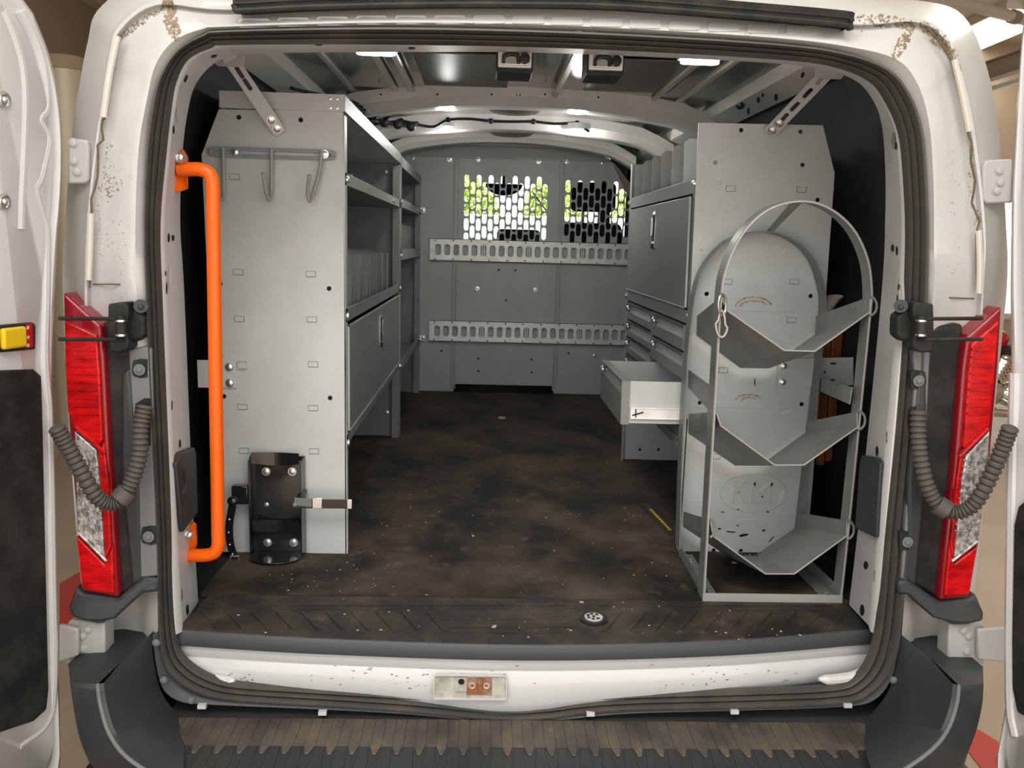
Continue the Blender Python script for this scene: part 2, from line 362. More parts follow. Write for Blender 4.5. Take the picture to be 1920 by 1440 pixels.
L3 = [(184, 1200), (158, 900), (157, 560), (162, 420), (176, 280), (190, 190), (203, 95), (222, 40), (300, -10), (430, -5), (700, -22), (960, -25), (1200, -18), (1450, 5), (1612, 25), (1717, 25), (1780, 62), (1812, 152), (1832, 252), (1848, 430), (1842, 560), (1826, 900), (1795, 1200)]
L4 = [(176, 1200), (150, 900), (119, 560), (124, 420), (133, 280), (143, 190), (167, 87), (190, 20), (290, -48), (430, -50), (700, -64), (960, -66), (1200, -55), (1450, -22), (1615, -5), (1720, 6), (1790, 22), (1838, 100), (1866, 240), (1882, 440), (1886, 570), (1836, 900), (1800, 1200)]
lo_ = lambda i: i <= 1 or i >= 21
def Lp(L, y, ylow): return spline([PY(p[0], p[1], ylow if lo_(i) else y) for i, p in enumerate(L)], 5)
A0 = Lp(seal_o, -.212, -.205); A1 = Lp(L1, -.235, -.14); A2 = Lp(L2, -.200, -.13); A2b = [p+Vector((0, -.016, 0)) for p in Lp(L2, -.2, -.13)]; A3 = Lp(L3, -.205, -.12); A4 = Lp(L4, -.10, -.08)
A05 = [a.lerp(b, .45)+Vector((0, -.012, 0)) for a, b in zip(A0, A1)]
A12 = [a.lerp(b, .5)+Vector((0, .012 if a.z < 1.2 else .002, 0)) for a, b in zip(A1, A2)]
A34 = [a.lerp(b, .5)+Vector((math.copysign(.012, b.x), -.02, .008)) for a, b in zip(A3, A4)]
def grow(L, y, gx, gz): return [Vector((p.x+math.copysign(gx, p.x)*min(1, abs(p.x)/.6), y, p.z+gz*max(0, min(1, (p.z-.95)/.3)))) for p in L]
A5 = grow(A4, .25, .012, .05); A6 = grow(A4, 2.0, .03, .09); A7 = grow(A4, 4.0, .02, .09)
L2m = [a.lerp(b, .35) for a, b in zip(A2, A3)]
bd = MB().loft([A0, A05, A1, A12, A2, A2b, [p+Vector((0, -.016, 0)) for p in L2m], A3, A34, A4, A5, A6, A7])
# lower body side down to the sill
for s_ in (0, -1):
    q = [L[s_] for L in (A4, A5, A6, A7)]; bd.loft([q, [Vector((p.x, p.y, -.35)) for p in q]])
tr = bd.bvh(); bd.mat(1)
def smear(mb, tree, cx, cy, rx, ry, n, size, ang=0):
    for i in range(n*2):
        r_, t_ = random.random()**.5, random.uniform(0, 6.283); x, y = r_*math.cos(t_)*rx, r_*math.sin(t_)*ry
        s2 = size*random.uniform(.2, .8); mb.dot(tree, cx+x*math.cos(ang)-y*math.sin(ang), cy+x*math.sin(ang)+y*math.cos(ang), s2, s2*random.uniform(.4, 1), random.uniform(0, 3.1), 7, .35)
smear(bd, tr, 320, 34, 13, 42, 60, 5.5, -.25); smear(bd, tr, 262, 45, 52, 6, 45, 3.5, -.6); smear(bd, tr, 205, 320, 10, 60, 26, 2.2); smear(bd, tr, 203, 345, 28, 16, 18, 3)
smear(bd, tr, 195, 420, 22, 70, 22, 1.8); smear(bd, tr, 1660, 40, 60, 12, 50, 4, .1); smear(bd, tr, 1694, 78, 10, 40, 50, 4.5, .5); smear(bd, tr, 1757, 72, 44, 13, 80, 5, .75); smear(bd, tr, 1795, 130, 6, 42, 36, 3, -.2)
smear(bd, tr, 1822, 330, 7, 60, 30, 2); smear(bd, tr, 1832, 408, 8, 20, 14, 2); smear(bd, tr, 1480, 55, 200, 14, 14, 2.2); smear(bd, tr, 230, 430, 30, 130, 26, 1.3); smear(bd, tr, 1790, 400, 25, 150, 26, 1.3)
build('body_shell', bd, [WHITE, DIRT], van, angle=50)
# gutter seams and drip strips on both rear pillars
def seam(px, r, m, name, y=-.222):
    build(name, MB().tube([PY(a, b, y) for a, b in px], r, 7), m, van)
seam([(227, 66), (215, 110), (206, 160), (199, 218), (192, 226), (190, 240), (194, 262), (183, 272), (184, 300), (183, 330), (178, 352), (171, 372), (172, 400), (170, 470), (168, 540)], .0022, DIRTD, 'gutter_seam', -.224)
seam([(1738, 50), (1762, 80), (1783, 112), (1795, 150), (1812, 235), (1815, 250), (1822, 268), (1820, 300), (1829, 340), (1822, 380), (1836, 415), (1830, 440), (1832, 545)], .0022, DIRTD, 'gutter_seam', -.224)
for px in ([(225, 68), (214, 115), (206, 160), (198, 220)], [(174, 400), (172, 470), (170, 525)], [(1785, 112), (1797, 160), (1808, 215), (1814, 246)], [(1831, 432), (1833, 490), (1832, 550)]):
    pts = spline([PY(a-4 if a < 900 else a+4, b, -.226) for a, b in px], 5)
    build('drip_strip', MB().tube(pts, .0065, 8), mat('off_white_strip', (.58, .56, .50), .4), van)
for px in ([(175, 533), (225, 533), (266, 534)], [(1738, 557), (1780, 558), (1826, 560)]):
    q = [tr.ray_cast(CAM, ray(a, b).normalized())[0] for a, b in px]
    build('panel_seam', MB().tube([p for p in q if p], .0014, 6), DIRTD, van)
# header pads (pressed squares above the seal)
hp = MB()
for i in range(15):
    cx = 477+i*73.3; cy = 39-max(0, 14-abs(cx-880)*.02)*.2+max(0, cx-1000)*.035+max(0, 700-cx)*.022
    q = []
    for a, b in ((-27, -8), (27, -8), (30, -5), (30, 6), (26, 9), (-26, 9), (-30, 6), (-30, -5)):
        h = tr.ray_cast(CAM, ray(cx+a, cy+b).normalized()); q.append(h[0] if h[0] else PY(cx+a, cy+b, -.23))
    hp.prism([p+Vector((0, -.003, 0)) for p in q], (0, .008, .001))
build('header_pressing', hp, WHITE, van, bevel=.0028, seg=3)
ts = MB()
edge = spline([PY(a, b, -.25) for a, b in ((438, 8), (442, 15), (452, 20), (560, 14), (760, 9), (960, 8), (1160, 12), (1400, 30), (1580, 46), (1590, 52), (1598, 50))], 6)
up = [p+Vector((0, -.008, .024)) for p in edge]; up2 = [p+Vector((0, .05, .034)) for p in edge]; bk = [p+Vector((0, .06, .004)) for p in edge]
ts.loft([bk, edge, up, up2, bk]); ts.tube(edge, .006, 8); ts.tube([p+Vector((0, -.005, .012)) for p in edge], .003, 8)
build('roof_edge_trim', ts, BLACK, van)

# jamb: the inner flange of the opening
J0 = [(330, 1190), (317, 960), (300, 560), (296, 420), (307, 290), (318, 195), (327, 150), (350, 108), (395, 86), (430, 81), (700, 79), (960, 83), (1200, 92), (1450, 107), (1560, 120), (1632, 148), (1665, 190), (1688, 245), (1697, 320), (1702, 440), (1695, 580), (1662, 960), (1645, 1190)]
J2 = [(372, 1131), (362, 960), (346, 560), (338, 420), (342, 290), (352, 210), (366, 160), (395, 124), (432, 105), (480, 100), (700, 98), (960, 98), (1200, 106), (1440, 118), (1545, 130), (1605, 152), (1635, 185), (1652, 228), (1659, 300), (1660, 400), (1652, 560), (1612, 960), (1592, 1134)]
j0 = spline([PY(a, b, -.2) for a, b in J0], 5); j2 = spline([PY(a, b, 0) for a, b in J2], 5)
jA = [a.lerp(b, .12)+Vector((-a.x*.012, -.006, -.004 if a.z > 1 else 0)) for a, b in zip(j0, j2)]
jB = [a.lerp(b, .30) for a, b in zip(j0, j2)]
jC = [p+Vector((math.copysign(.012, p.x), .02, .01 if p.z > 1.2 else 0)) for p in j2]
j00 = [p+Vector((math.copysign(.02, p.x)*min(1, abs(p.x)/.5), .0, .02 if p.z > 1.15 else 0)) for p in j0]
jm = MB().loft([j00, j0, jA, jB, j2, jC]); tj = jm.bvh(); jm.mat(1)
for (x, y, rx, ry, a) in ((348, 147, 2.5, 8, .35), (401, 105, 6, 2.5, -.3), (598, 83, 8, 2, 0), (772, 90, 7, 2, 0), (890, 81, 9, 1.8, 0), (1030, 84, 9, 1.8, 0), (1232, 90, 8, 2, 0), (1430, 106, 9, 2.5, .08), (325, 243, 2, 8, 0), (316, 446, 2, 9, 0), (324, 446, 2.5, 6, 0), (310, 513, 1.5, 5, 0), (312, 540, 1.5, 12, 0), (1666, 180, 3, 6, -.2), (1680, 273, 2.8, 8, -.1), (1674, 465, 3, 7, 0), (1682, 470, 2, 9, 0), (1686, 538, 2.5, 6, 0), (1683, 563, 1.5, 14, 0), (1617, 1144, 4.5, 11, 0), (351, 1143, 3, 10, 0), (1624, 1060, 4.5, 8, 0), (337, 832, 2, 8, 0), (1645, 846, 3, 10, 0), (322, 760, 1, 10, 0), (1663, 820, 1, 12, 0)):
    jm.dot(tj, x, y, rx, ry, a, 10)
jm.mat(2)
for (x, y, rx, ry) in ((332, 215, 2.5, 14), (318, 520, 3, 22), (1676, 262, 4, 16), (1687, 550, 5, 25), (341, 1115, 1.5, 12), (1614, 1054, 2, 10), (1640, 1080, 2, 12), (1630, 1120, 2, 10)): jm.dot(tj, x, y, rx, ry, 0, 10)
build('door_jamb', jm, [JAMB, HOLE, WHITE2], van, angle=40)
# rubber seal all round the opening
So = [(296, 1000), (285, 760), (277, 560), (273, 420), (277, 280), (290, 190), (306, 140), (338, 95), (385, 66), (430, 58), (700, 52), (960, 56), (1200, 66), (1450, 82), (1575, 99), (1662, 130), (1703, 177), (1725, 240), (1733, 320), (1737, 440), (1733, 600), (1722, 800), (1705, 1000), (1692, 1130), (1684, 1205), (1668, 1258), (1636, 1295), (1585, 1316), (1400, 1324), (1200, 1328), (1100, 1334), (1030, 1344), (960, 1348), (880, 1343), (760, 1331), (600, 1320), (450, 1311), (380, 1299), (332, 1272), (308, 1232), (299, 1150)]
Si = [(319, 1000), (309, 760), (301, 560), (297, 420), (308, 290), (319, 195), (328, 150), (350, 109), (395, 87), (430, 82), (700, 81), (960, 85), (1200, 94), (1450, 109), (1560, 122), (1632, 150), (1665, 192), (1688, 247), (1697, 322), (1702, 442), (1696, 600), (1681, 800), (1661, 1000), (1650, 1130), (1641, 1195), (1626, 1240), (1600, 1272), (1555, 1287), (1400, 1294), (1200, 1300), (1100, 1306), (1030, 1314), (960, 1318), (880, 1313), (760, 1302), (600, 1292), (450, 1282), (400, 1270), (358, 1246), (333, 1212), (324, 1140)]
so = spline([PY(a, b, -.215) for a, b in So], 4, True); si = spline([PY(a, b, -.205) for a, b in Si], 4, True)
prof = [(0, .012), (0, -.006), (.10, -.016), (.24, -.018), (.36, -.010), (.40, -.002), (.46, -.010), (.56, -.014), (.66, -.008), (.70, 0), (.76, -.006), (.86, -.010), (.97, -.005), (1, .012)]
sm_ = MB().loft([[a.lerp(b, t)+Vector((0, d, 0)) for a, b in zip(so, si)] for t, d in prof], True)
build('door_seal', sm_, RUBBER, van, angle=55)

# cargo floor, inner walls, roof
build('cargo_floor', MB().box(-.93, .93, -.02, 3.3, -.06, -.008), LINER, van)
for s_ in (-1, 1):
    prof = [(.92, -.03), (.945, .3), (.94, .7), (.92, 1.0), (.87, 1.2), (.80, 1.32), (.74, 1.385)]
    l = MB().loft([[Vector((s_*x, y, z)) for x, z in prof] for y in (.03, 1.6, 3.3)])
    l.loft([[Vector((s_*(x+.012), y, z)) for x, z in prof] for y in (.03, 1.6, 3.3)])
    # closing return behind the rear pillar
    l.loft([[Vector((s_*x, .03, z)) for x, z in prof], [Vector((s_*max(.79, x-.10), .015, z)) for x, z in prof]])
    build('wall_liner', l, LINER, van)
    wb = MB().tube([(s_*(.93), .75, .0), (s_*.90, .75, .16), (s_*.80, .75, .24)], .05, 8)
    cr = MB(); x0 = s_*.70
    cr.loft([[Vector((x0+s_*a, y, b)) for a, b in ((0, 1.41), (0, 1.352), (.045, 1.335), (.072, 1.325), (.080, 1.33), (.08, 1.38))] for y in (.0, .8, 1.25, 3.0)])
    t_ = cr.bvh(); cr.mat(1)
    if s_ > 0:
        for (x, y, rx, ry, a) in ((1505, 140, 3, 6, .3), (1422, 187, 3, 6, 0), (1455, 182, 3, 7, 0), (1388, 198, 8, 7, -.3), (1403, 208, 2, 7, 0), (1430, 178, 2, 4, 0)): cr.dot(t_, x, y, rx, ry, a)
    build('cant_rail', cr, [BOW, HOLE], van, angle=30)
rf = MB(); sec = [(-.80, 1.33), (-.74, 1.385), (-.6, 1.415), (-.3, 1.437), (0, 1.444), (.3, 1.437), (.6, 1.415), (.74, 1.385), (.80, 1.33)]
rf.loft([[Vector((x, y, z-.02*(y < .3))) for x, z in sec] for y in (.02, .5, 3.4)]); rf.loft([[Vector((x, y, z+.006-.02*(y < .3))) for x, z in sec] for y in (.02, .5, 3.4)])
build('roof_panel', rf, ROOF, van)
PADM = mat('brown_roof_pad', (.11, .10, .08), .35)
for (x0, x1) in ((-.34, -.05), (.22, .52)): build('roof_stiffener_pad', MB().box(x0, x1, .62, 1.14, 1.420, 1.424), PADM, van)
ri = MB()
for x in (-.62, -.46, -.40, .13, .50, .60): ri.bar((x*.98, .25, 1.41), (x*.98, 1.28, 1.415), (.016, 0, 0), (0, 0, .012))
build('roof_rib', ri, BOW, van)
hd = MB()   # rear header box behind the flange
hd.loft([[Vector((x, y, z-.0*abs(x))) for x in (-.72, -.5, -.1)] for y, z in ((.0, 1.335), (.10, 1.362), (.30, 1.375), (.31, 1.40))])
hd.loft([[Vector((x, y, z)) for x in (.24, .5, .74)] for y, z in ((.0, 1.335), (.10, 1.362), (.30, 1.375), (.31, 1.40))])
build('rear_header', hd, JAMB, van)
def bow(y, zc, wid, drop, half, name='roof_bow'):
    m = MB(); n = 20; L = []
    pr = [(-wid/2, .03), (-wid/2, -drop*.3), (-wid*.30, -drop), (wid*.25, -drop), (wid*.45, -drop*.5), (wid/2, .02)]
    for i in range(n+1):
        x = -half+2*half*i/n; u = abs(x)/half
        z = zc-.085*u**2.2-.035*max(0, u-.82)/.18
        L.append([Vector((x, y+a, z+b)) for a, b in pr])
    m.loft(L); t_ = m.bvh(); return m, t_
m, t_ = bow(1.33, 1.425, .17, .045, .76); m.mat(1)
for x in (714, 820, 922, 1022, 1122, 1226): m.dot(t_, x, 177+max(0, (x-1022))*.055, 2, 2)
for x in (820, 922, 1124): m.dot(t_, x, 150, 1.6, 1.6)
for x in (969, 975): m.dot(t_, x, 178, 1.4, 1.4)
b1 = build('roof_bow', m, [BOW, HOLE], van)
m, t_ = bow(2.02, 1.425, .20, .042, .72); m.mat(1)
for x in (962, 1002, 1166): m.dot(t_, x, 227, 1.5, 1.5)
build('roof_bow', m, [BOW, HOLE], van)
m, t_ = bow(2.62, 1.432, .14, .035, .66); build('roof_bow', m, BOW, van)
for (x, y, px) in ((-.01, 1.52, 975), (0, 2.24, 968)):
    m = MB().tube([(x, y, 1.43), (x, y, 1.405), (x, y, 1.392), (x, y, 1.388)], .1, 24, rf=lambda i: (.115, .11, .09, .02)[i]); s_ = build('dome_lamp', m, mat('brown_dome_plastic', (.12, .09, .075), .3), van)
    build('dome_lamp_bezel', MB().box(x-.15, x+.15, y-.07, y+.07, 1.412, 1.424), BOW, s_)
wl = [(700, 233), (742, 228), (752, 226), (790, 235), (815, 237), (840, 225), (880, 223), (920, 227), (962, 228), (1000, 228), (1040, 232), (1082, 231), (1090, 238), (1105, 247)]
m = MB().tube(spline([PY(a, b, 1.90) for a, b in wl], 4), .006, 7)
for a, b in ((752, 226), (840, 225), (920, 227), (1000, 228), (1082, 231)): m.ball(PY(a, b, 1.895), .012)
build('wiring_loom', m, BLACK, van)
m = MB()
for k in range(7): m.tube(spline([(-.72+.03*k, .75+.1*k, 1.33), (-.62+.02*k, 1.2+.05*k, 1.36+.01*random.random()), (-.55+.02*random.random(), 1.7, 1.36), (-.42, 1.85+.03*k, 1.385)], 5), .006, 6)
for k in range(5): m.ball((-.64+.05*k, 1.55+.05*k, 1.355), .02)
build('side_wiring', m, BLACK, van)
# door latches hanging from the header
for px, w_ in ((965, 34), (1135, 34)):
    a = PY(px-w_, 90 if px < 1000 else 93, .02); b = PY(px+w_, 138 if px < 1000 else 143, .02)
    x0, x1, z1, z0 = a.x, b.x, a.z+.02, b.z
    m = MB().plate(rrect2(x0, x1, z0, z1, .006), [], .10, (0, .02, 0), (1, 0, 0), (0, 0, 1), (0, 1, 0)); h = build('roof_latch', m, BLACK, van, bevel=.003)
    m = MB().box(x0+.004, x1-.004, .008, .019, z0+.010, z1-.022); build('latch_plate', m, JAMB, h, bevel=.003)
    cx, cz = (x0+x1)/2-.008, z0+.028
    m = MB().box(cx-.022, cx+.038, .004, .008, cz-.014, cz+.020); build('latch_window', m, CHROME, h, bevel=.002)
    m = MB().tube(spline([(cx-.018, .0, cz-.012), (cx-.016, -.004, cz+.004), (cx, -.006, cz+.010), (cx+.014, -.004, cz+.006), (cx+.016, .0, cz-.010)], 5), .004, 8)
    m.bar((cx-.004, -.003, cz+.006), (cx-.004, -.003, cz+.020), (.004, 0, 0), (0, .004, 0)); build('latch_hook', m, BLACK, h)
    m = MB().tube([(cx+.030, .008, cz), (cx+.030, -.008, cz), (cx+.030, -.010, cz)], .011, 16, rf=lambda i: (.012, .011, .004)[i]); build('latch_knob', m, BLACK, h)
# sill: ribbed tread plate, lip and painted panel with striker pocket
zf = 0
a0, a1 = PZ(330, 1186, 0), PZ(1645, 1183, 0)
fr = spline([PZ(330, 1184, 0), PZ(600, 1200, 0), PZ(985, 1212, 0), PZ(1350, 1204, 0), PZ(1643, 1182, 0)], 8)
bkL = [Vector((f.x*.985-.0, .02, 0)) for f in fr]
m = MB().loft([[p+Vector((0, 0, -.012)) for p in bkL], [p+Vector((0, 0, .002)) for p in bkL], [p+Vector((0, .008, .002)) for p in fr], [p+Vector((0, 0, -.003)) for p in fr], [p+Vector((0, -.006, -.014)) for p in fr], [p+Vector((0, -.004, -.030)) for p in fr], [p+Vector((0, .02, -.030)) for p in fr]])
sp = build('sill_plate', m, [SILL], van, angle=30)
m = MB().loft([[p+Vector((0, .002, .0026)) for p in fr], [p+Vector((0, -.002, -.001)) for p in fr], [p+Vector((0, -.0075, -.014)) for p in fr], [p+Vector((0, -.0055, -.031)) for p in fr]])
build('sill_lip', m, TRIMG, sp, angle=30)
m = MB()
for i in range(26):
    px = 395+i*47; tilt = 26 if px < 985 else -26
    if 850 < px < 1140: continue
    p = PZ(px-tilt*.6, 1150, 0); q = PZ(px+tilt*.6, 1180+8*(1-abs(px-985)/600), 0); m.bar(p+Vector((0, 0, .003)), q+Vector((0, 0, .003)), (.010, 0, 0), (0, 0, .004))
for py in (1137, 1143): m.bar(PZ(420, py, 0)+Vector((0, 0, .003)), PZ(1560, py, 0)+Vector((0, 0, .003)), (0, .005, 0), (0, 0, .004))
for py in (1163, 1178, 1188): m.bar(PZ(840, py, 0)+Vector((0, 0, .003)), PZ(1075, py, 0)+Vector((0, 0, .003)), (0, .004, 0), (0, 0, .003))
build('tread_rib', m, SILL, sp)
c = PZ(1113, 1161, .003); m = MB().cyl(c, c+Vector((0, 0, .004)), .034, 24); m.mat(1); m.cyl(c+Vector((0, 0, .004)), c+Vector((0, 0, .007)), .022, 20); m.mat(0)
for k in range(7):
    q = c+Vector((.014*math.cos(k*.9), .014*math.sin(k*.9), .007)) if k else c+Vector((0, 0, .007)); m.cyl(q, q+Vector((0, 0, .0012)), .0042, 8)
build('tie_down_cap', m, [BLACK, WHITE2], sp, label='round white cap with dark dots set in the sill')
pt = [p+Vector((0, .010, -.026)) for p in fr]
dz = lambda f: -.012*math.exp(-((f.x+.03)/.25)**2)
pr = [(.0, 0, 0), (-.006, -.018, 0), (.004, -.04, 0), (-.004, -.052, 0), (-.004, -.100, .5), (.008, -.118, 1), (.035, -.135, 1), (.06, -.17, 1), (.06, -.22, 1)]
P2 = [[Vector((p.x, p.y+a+.004*g*(1-p.y/-.233)*0, p.z+b-.034*g*math.exp(-((p.x+.05)/.17)**2)+.016*g*min(1, (abs(p.x)/.8)**2))) for p in pt] for a, b, g in pr]
m = MB().loft(P2); t_ = m.bvh(); m.mat(1)
for i in range(40): m.dot(t_, random.uniform(400, 1600), random.uniform(1245, 1285), random.uniform(1, 5), random.uniform(.4, 1.2), random.uniform(-.2, .2), 7, .3)
for i in range(30): m.dot(t_, random.choice((random.uniform(740, 800), random.uniform(330, 480), random.uniform(1240, 1420))), random.uniform(1262, 1292), random.uniform(1, 3), random.uniform(.5, 1.5), 0, 7, .4)
build('sill_panel', m, [WHITE2, DIRT], van, angle=50)
for px in ([(345, 1236), (352, 1255), (375, 1268), (425, 1277), (440, 1276)], [(1632, 1236), (1622, 1256), (1600, 1268), (1560, 1274), (1535, 1273)]):
    build('sill_corner_pressing', MB().tube(spline([PY(a, b, -.183-.0035*k) for k, (a, b) in enumerate(px)], 5), .012, 10, rf=lambda i: .012*min(1, .35+.22*i, .35+.22*(20-i))), WHITE2, van)
a, b = PY(815, 1266, -.236), PY(948, 1310, -.236)
zc = (a.z+b.z)/2; hw = (b.x-a.x)/2; xc = (a.x+b.x)/2; hh = (a.z-b.z)/2
st = build('striker_pocket', MB().plate(rrect2(xc-hw-.002, xc+hw+.002, zc-hh-.002, zc+hh+.002, .006), [rrect2(xc-hw, xc+hw, zc-hh, zc+hh, .005)], -.006, (0, -.2335, 0), (1, 0, 0), (0, 0, 1), (0, 1, 0)), WHITE2, van)
build('pocket_back', MB().box(xc-hw, xc+hw, -.2352, -.232, zc-hh, zc+hh), DUSTW, st)
build('striker_plate', MB().box(xc-.008, xc+.048, -.2372, -.234, zc-.018, zc+.022), RUST, st)
build('striker_bar', MB().bar((xc+.022, -.239, zc-.014), (xc+.022, -.239, zc+.022), (.008, 0, 0), (0, .008, 0)), RUST, st)
m = MB()
for dx in (.004, .036): m.tube([(xc+dx+.006*math.cos(t), -.2380, zc+.004+.006*math.sin(t)) for t in [k*.628 for k in range(10)]], .002, 6, True)
build('striker_bolt', m, DUSTW, st)
m = MB().box(xc-.034, xc-.008, -.2385, -.234, zc-.010, zc+.024); m.mat(1); m.cyl((xc-.020, -.2396, zc+.014), (xc-.020, -.2380, zc+.014), .007, 14); build('striker_tab', m, [DUSTW, HOLE], st)

# black pads low on the jamb
for px in ([(322, 868), (330, 848), (357, 838), (360, 850), (364, 960), (335, 998)], [(1658, 868), (1650, 858), (1622, 853), (1619, 868), (1610, 990), (1649, 1008)]):
    inw = 1 if px[0][0] < 900 else -1
    pts = []
    for a, b in px:
        h = tj.ray_cast(CAM, ray(a, b).normalized()); pts.append(h[0] if h[0] else PX(a, b, -.8*inw))
    m = MB().prism([p+Vector((inw*.012, -.004, 0)) for p in pts], (-inw*.016, .006, 0)); pd = build('jamb_pad', m, DKGREY, van, bevel=.005, seg=3)
    if inw > 0: build('pad_grip', MB().tube([PX(345, 880, pts[0].x+.016), PX(347, 905, pts[0].x+.016), PX(343, 928, pts[0].x+.016)], .003, 6), BLACK, pd)

# tail lamps, lamp pockets and corner panels
def lampset(side):
    Lm = side < 0
    Y0 = -.245
    outer = [(118, 548), (190, 612), (196, 680), (205, 850), (216, 1010), (222, 1121), (152, 1108), (142, 960), (128, 790), (120, 640)] if Lm else [(1879, 574), (1812, 633), (1804, 690), (1790, 870), (1773, 1010), (1762, 1126), (1818, 1120), (1836, 1020), (1858, 850), (1872, 690)]
    pts = [PY(a, b, Y0) for a, b in outer]
    m = MB().prism(pts, (0, .10, 0)); tl = build('tail_lamp', m, REDRIM, van, bevel=.006, seg=3)
    up = [(124, 600), (185, 628), (190, 700), (196, 822), (185, 838), (140, 800), (130, 770), (125, 680)] if Lm else [(1870, 600), (1818, 645), (1812, 700), (1802, 838), (1812, 842), (1852, 800), (1862, 700)]
    dn = [(146, 1002), (198, 1056), (214, 1020), (217, 1112), (156, 1102)] if Lm else [(1830, 1022), (1787, 1056), (1777, 1020), (1767, 1116), (1815, 1112)]
    sd = [(198, 828), (206, 900), (212, 1020), (200, 1050), (186, 846)] if Lm else [(1797, 846), (1790, 900), (1778, 1020), (1784, 1050), (1806, 850)]
    cl = [(142, 806), (184, 842), (190, 900), (199, 1046), (147, 996)] if Lm else [(1853, 806), (1808, 852), (1799, 900), (1786, 1044), (1833, 1012), (1850, 860)]
    for nm, poly, mm in (('red_lens', up, RED), ('red_lens', dn, RED), ('red_lens_strip', sd, RED), ('clear_lens', cl, CLEAR)):
        q = [PY(a, b, Y0) for a, b in poly]
        o = build(nm, MB().prism([p+Vector((0, -.008, 0)) for p in q], (0, .012, 0)), mm, tl, bevel=.004, seg=3)
        if nm == 'clear_lens': o['label'] = 'clear ribbed lens'
        if nm == 'red_lens' and poly is up or nm == 'clear_lens':
            zs = [p.z for p in q]; xs = [p.x for p in q]; m = MB(); k = 0
    # prism ribs standing on the lenses
    m = MB()
    for i in range(9):
        y = 655+i*15; x0, x1 = (134+i*.8, 178+i*.8) if Lm else (1822-i*1.2, 1858-i*1.2)
        m.bar(PY(x0, y, Y0-.009), PY(x1, y+1, Y0-.009), (0, 0, .004), (0, .004, 0))
    build('lens_rib', m, RED, tl)
    m = MB()
    for i in range(12):
        y = 862+i*12; x0, x1 = (152+i*.9, 184+i*.9) if Lm else (1806-i*1.5, 1842-i*1.0)
        if y > 985: x1 = x1 if Lm else x1
        m.bar(PY(x0, y, Y0-.009), PY(x1, y+1, Y0-.009), (0, 0, .003), (0, .004, 0))
    build('lens_rib', m, CLEAR, tl)
    m = MB().tube([PY(a, b, Y0-.010) for a, b in (((141, 800), (184, 838), (197, 850)) if Lm else ((1853, 803), (1808, 848), (1798, 856)))], .004, 7)
    build('lens_divider', m, RED, tl)
    m = MB().tube([PY(a, b, Y0-.010) for a, b in (((147, 998), (200, 1052)) if Lm else ((1833, 1014), (1785, 1052)))], .0035, 7)
    build('lens_divider', m, CLEAR, tl)
    pk = [(150, 585), (205, 605), (250, 615), (262, 900), (268, 1100), (215, 1118), (190, 640)] if Lm else [(1835, 592), (1800, 605), (1740, 612), (1735, 650), (1722, 900), (1712, 1095), (1765, 1122), (1812, 640)]
    pk = [(192, 600), (250, 612), (250, 660), (262, 900), (268, 1096), (225, 1118), (214, 1010), (196, 720)] if Lm else [(1808, 606), (1742, 614), (1738, 660), (1722, 900), (1712, 1095), (1758, 1122), (1772, 1010), (1802, 690)]
    q = [PY(a, b, -.225) for a, b in pk]
    build('lamp_pocket', MB().prism(q, (0, .08, 0)), BLACK, van, bevel=.01, seg=3)
    ir = [(226, 700), (243, 690), (262, 900), (266, 1090), (246, 1100), (226, 900)]
    ir = [a if Lm else (1965-a[0], a[1]) for a in ir]
    build('pocket_rib', MB().prism([PY(a, b, -.233) for a, b in ir], (0, .02, 0)), DKGREY, van, bevel=.008, seg=3)
    cpn = [(240, 656), (270, 650), (283, 652), (290, 880), (298, 1060), (298, 1080), (262, 1084), (256, 960), (246, 760)] if Lm else [(1745, 660), (1712, 655), (1716, 700), (1706, 880), (1692, 1060), (1690, 1086), (1718, 1088), (1726, 960), (1740, 760)]
    q = [PY(a, b, -.23) for a, b in cpn]
    cp = build('corner_panel', MB().prism(q, (0, .05, 0)), MIDGREY, van, bevel=.004)
    for (bx, by) in (((262, 692), (279, 1005)) if Lm else ((1722, 713), (1701, 1015))):
        k = -1 if Lm else 1
        q = [PY(bx+k*a, by+b, -.232) for a, b in ((14, -8), (12, -16), (-2, -19), (-14, -18), (-14, 15), (-2, 17), (12, 13), (15, 4))]
        build('bolt_recess', MB().prism(q, (0, .01, 0)), BLACK, cp)
        p = PY(bx, by+1, -.235); m = MB().cyl(p, p+Vector((0, -.003, 0)), .012, 16); m.bolt(p+Vector((0, -.003, 0)), (0, -1, 0), .006, .004); build('panel_bolt', m, MIDGREY, cp)
    hx = (268, 775) if Lm else (1722, 785)
    q = [PY(hx[0]+a, hx[1]+b, -.232) for a, b in ((-17, 5), (-14, -18), (2, -28), (14, -28), (14, 60), (-12, 60))]
    build('conduit_port', MB().prism(q, (0, .01, 0)), BLACK, cp)
    # lower cap under the lamp
    cap = [(127, 1140), (133, 1158), (160, 1166), (187, 1168), (213, 1162), (267, 1113), (297, 1111), (297, 1085), (267, 1082), (222, 1121), (157, 1112), (142, 1098)] if Lm else [(1846, 1150), (1845, 1166), (1810, 1172), (1786, 1170), (1752, 1160), (1704, 1117), (1684, 1115), (1684, 1090), (1706, 1088), (1760, 1128), (1818, 1122), (1830, 1112)]
    q = [PY(a, b, -.255 if i in (0, 1, 2, 3, 4) else -.235) for i, (a, b) in enumerate(cap)]
    build('lamp_base_cap', MB().prism(q, (0, .10, .0)), DKGREY, van, bevel=.008, seg=3)
    # door check: bracket, roller and two rods
    bx = 1 if Lm else -1; m0 = 0 if Lm else 1935-8
    def X(a): return a if Lm else 1953-a
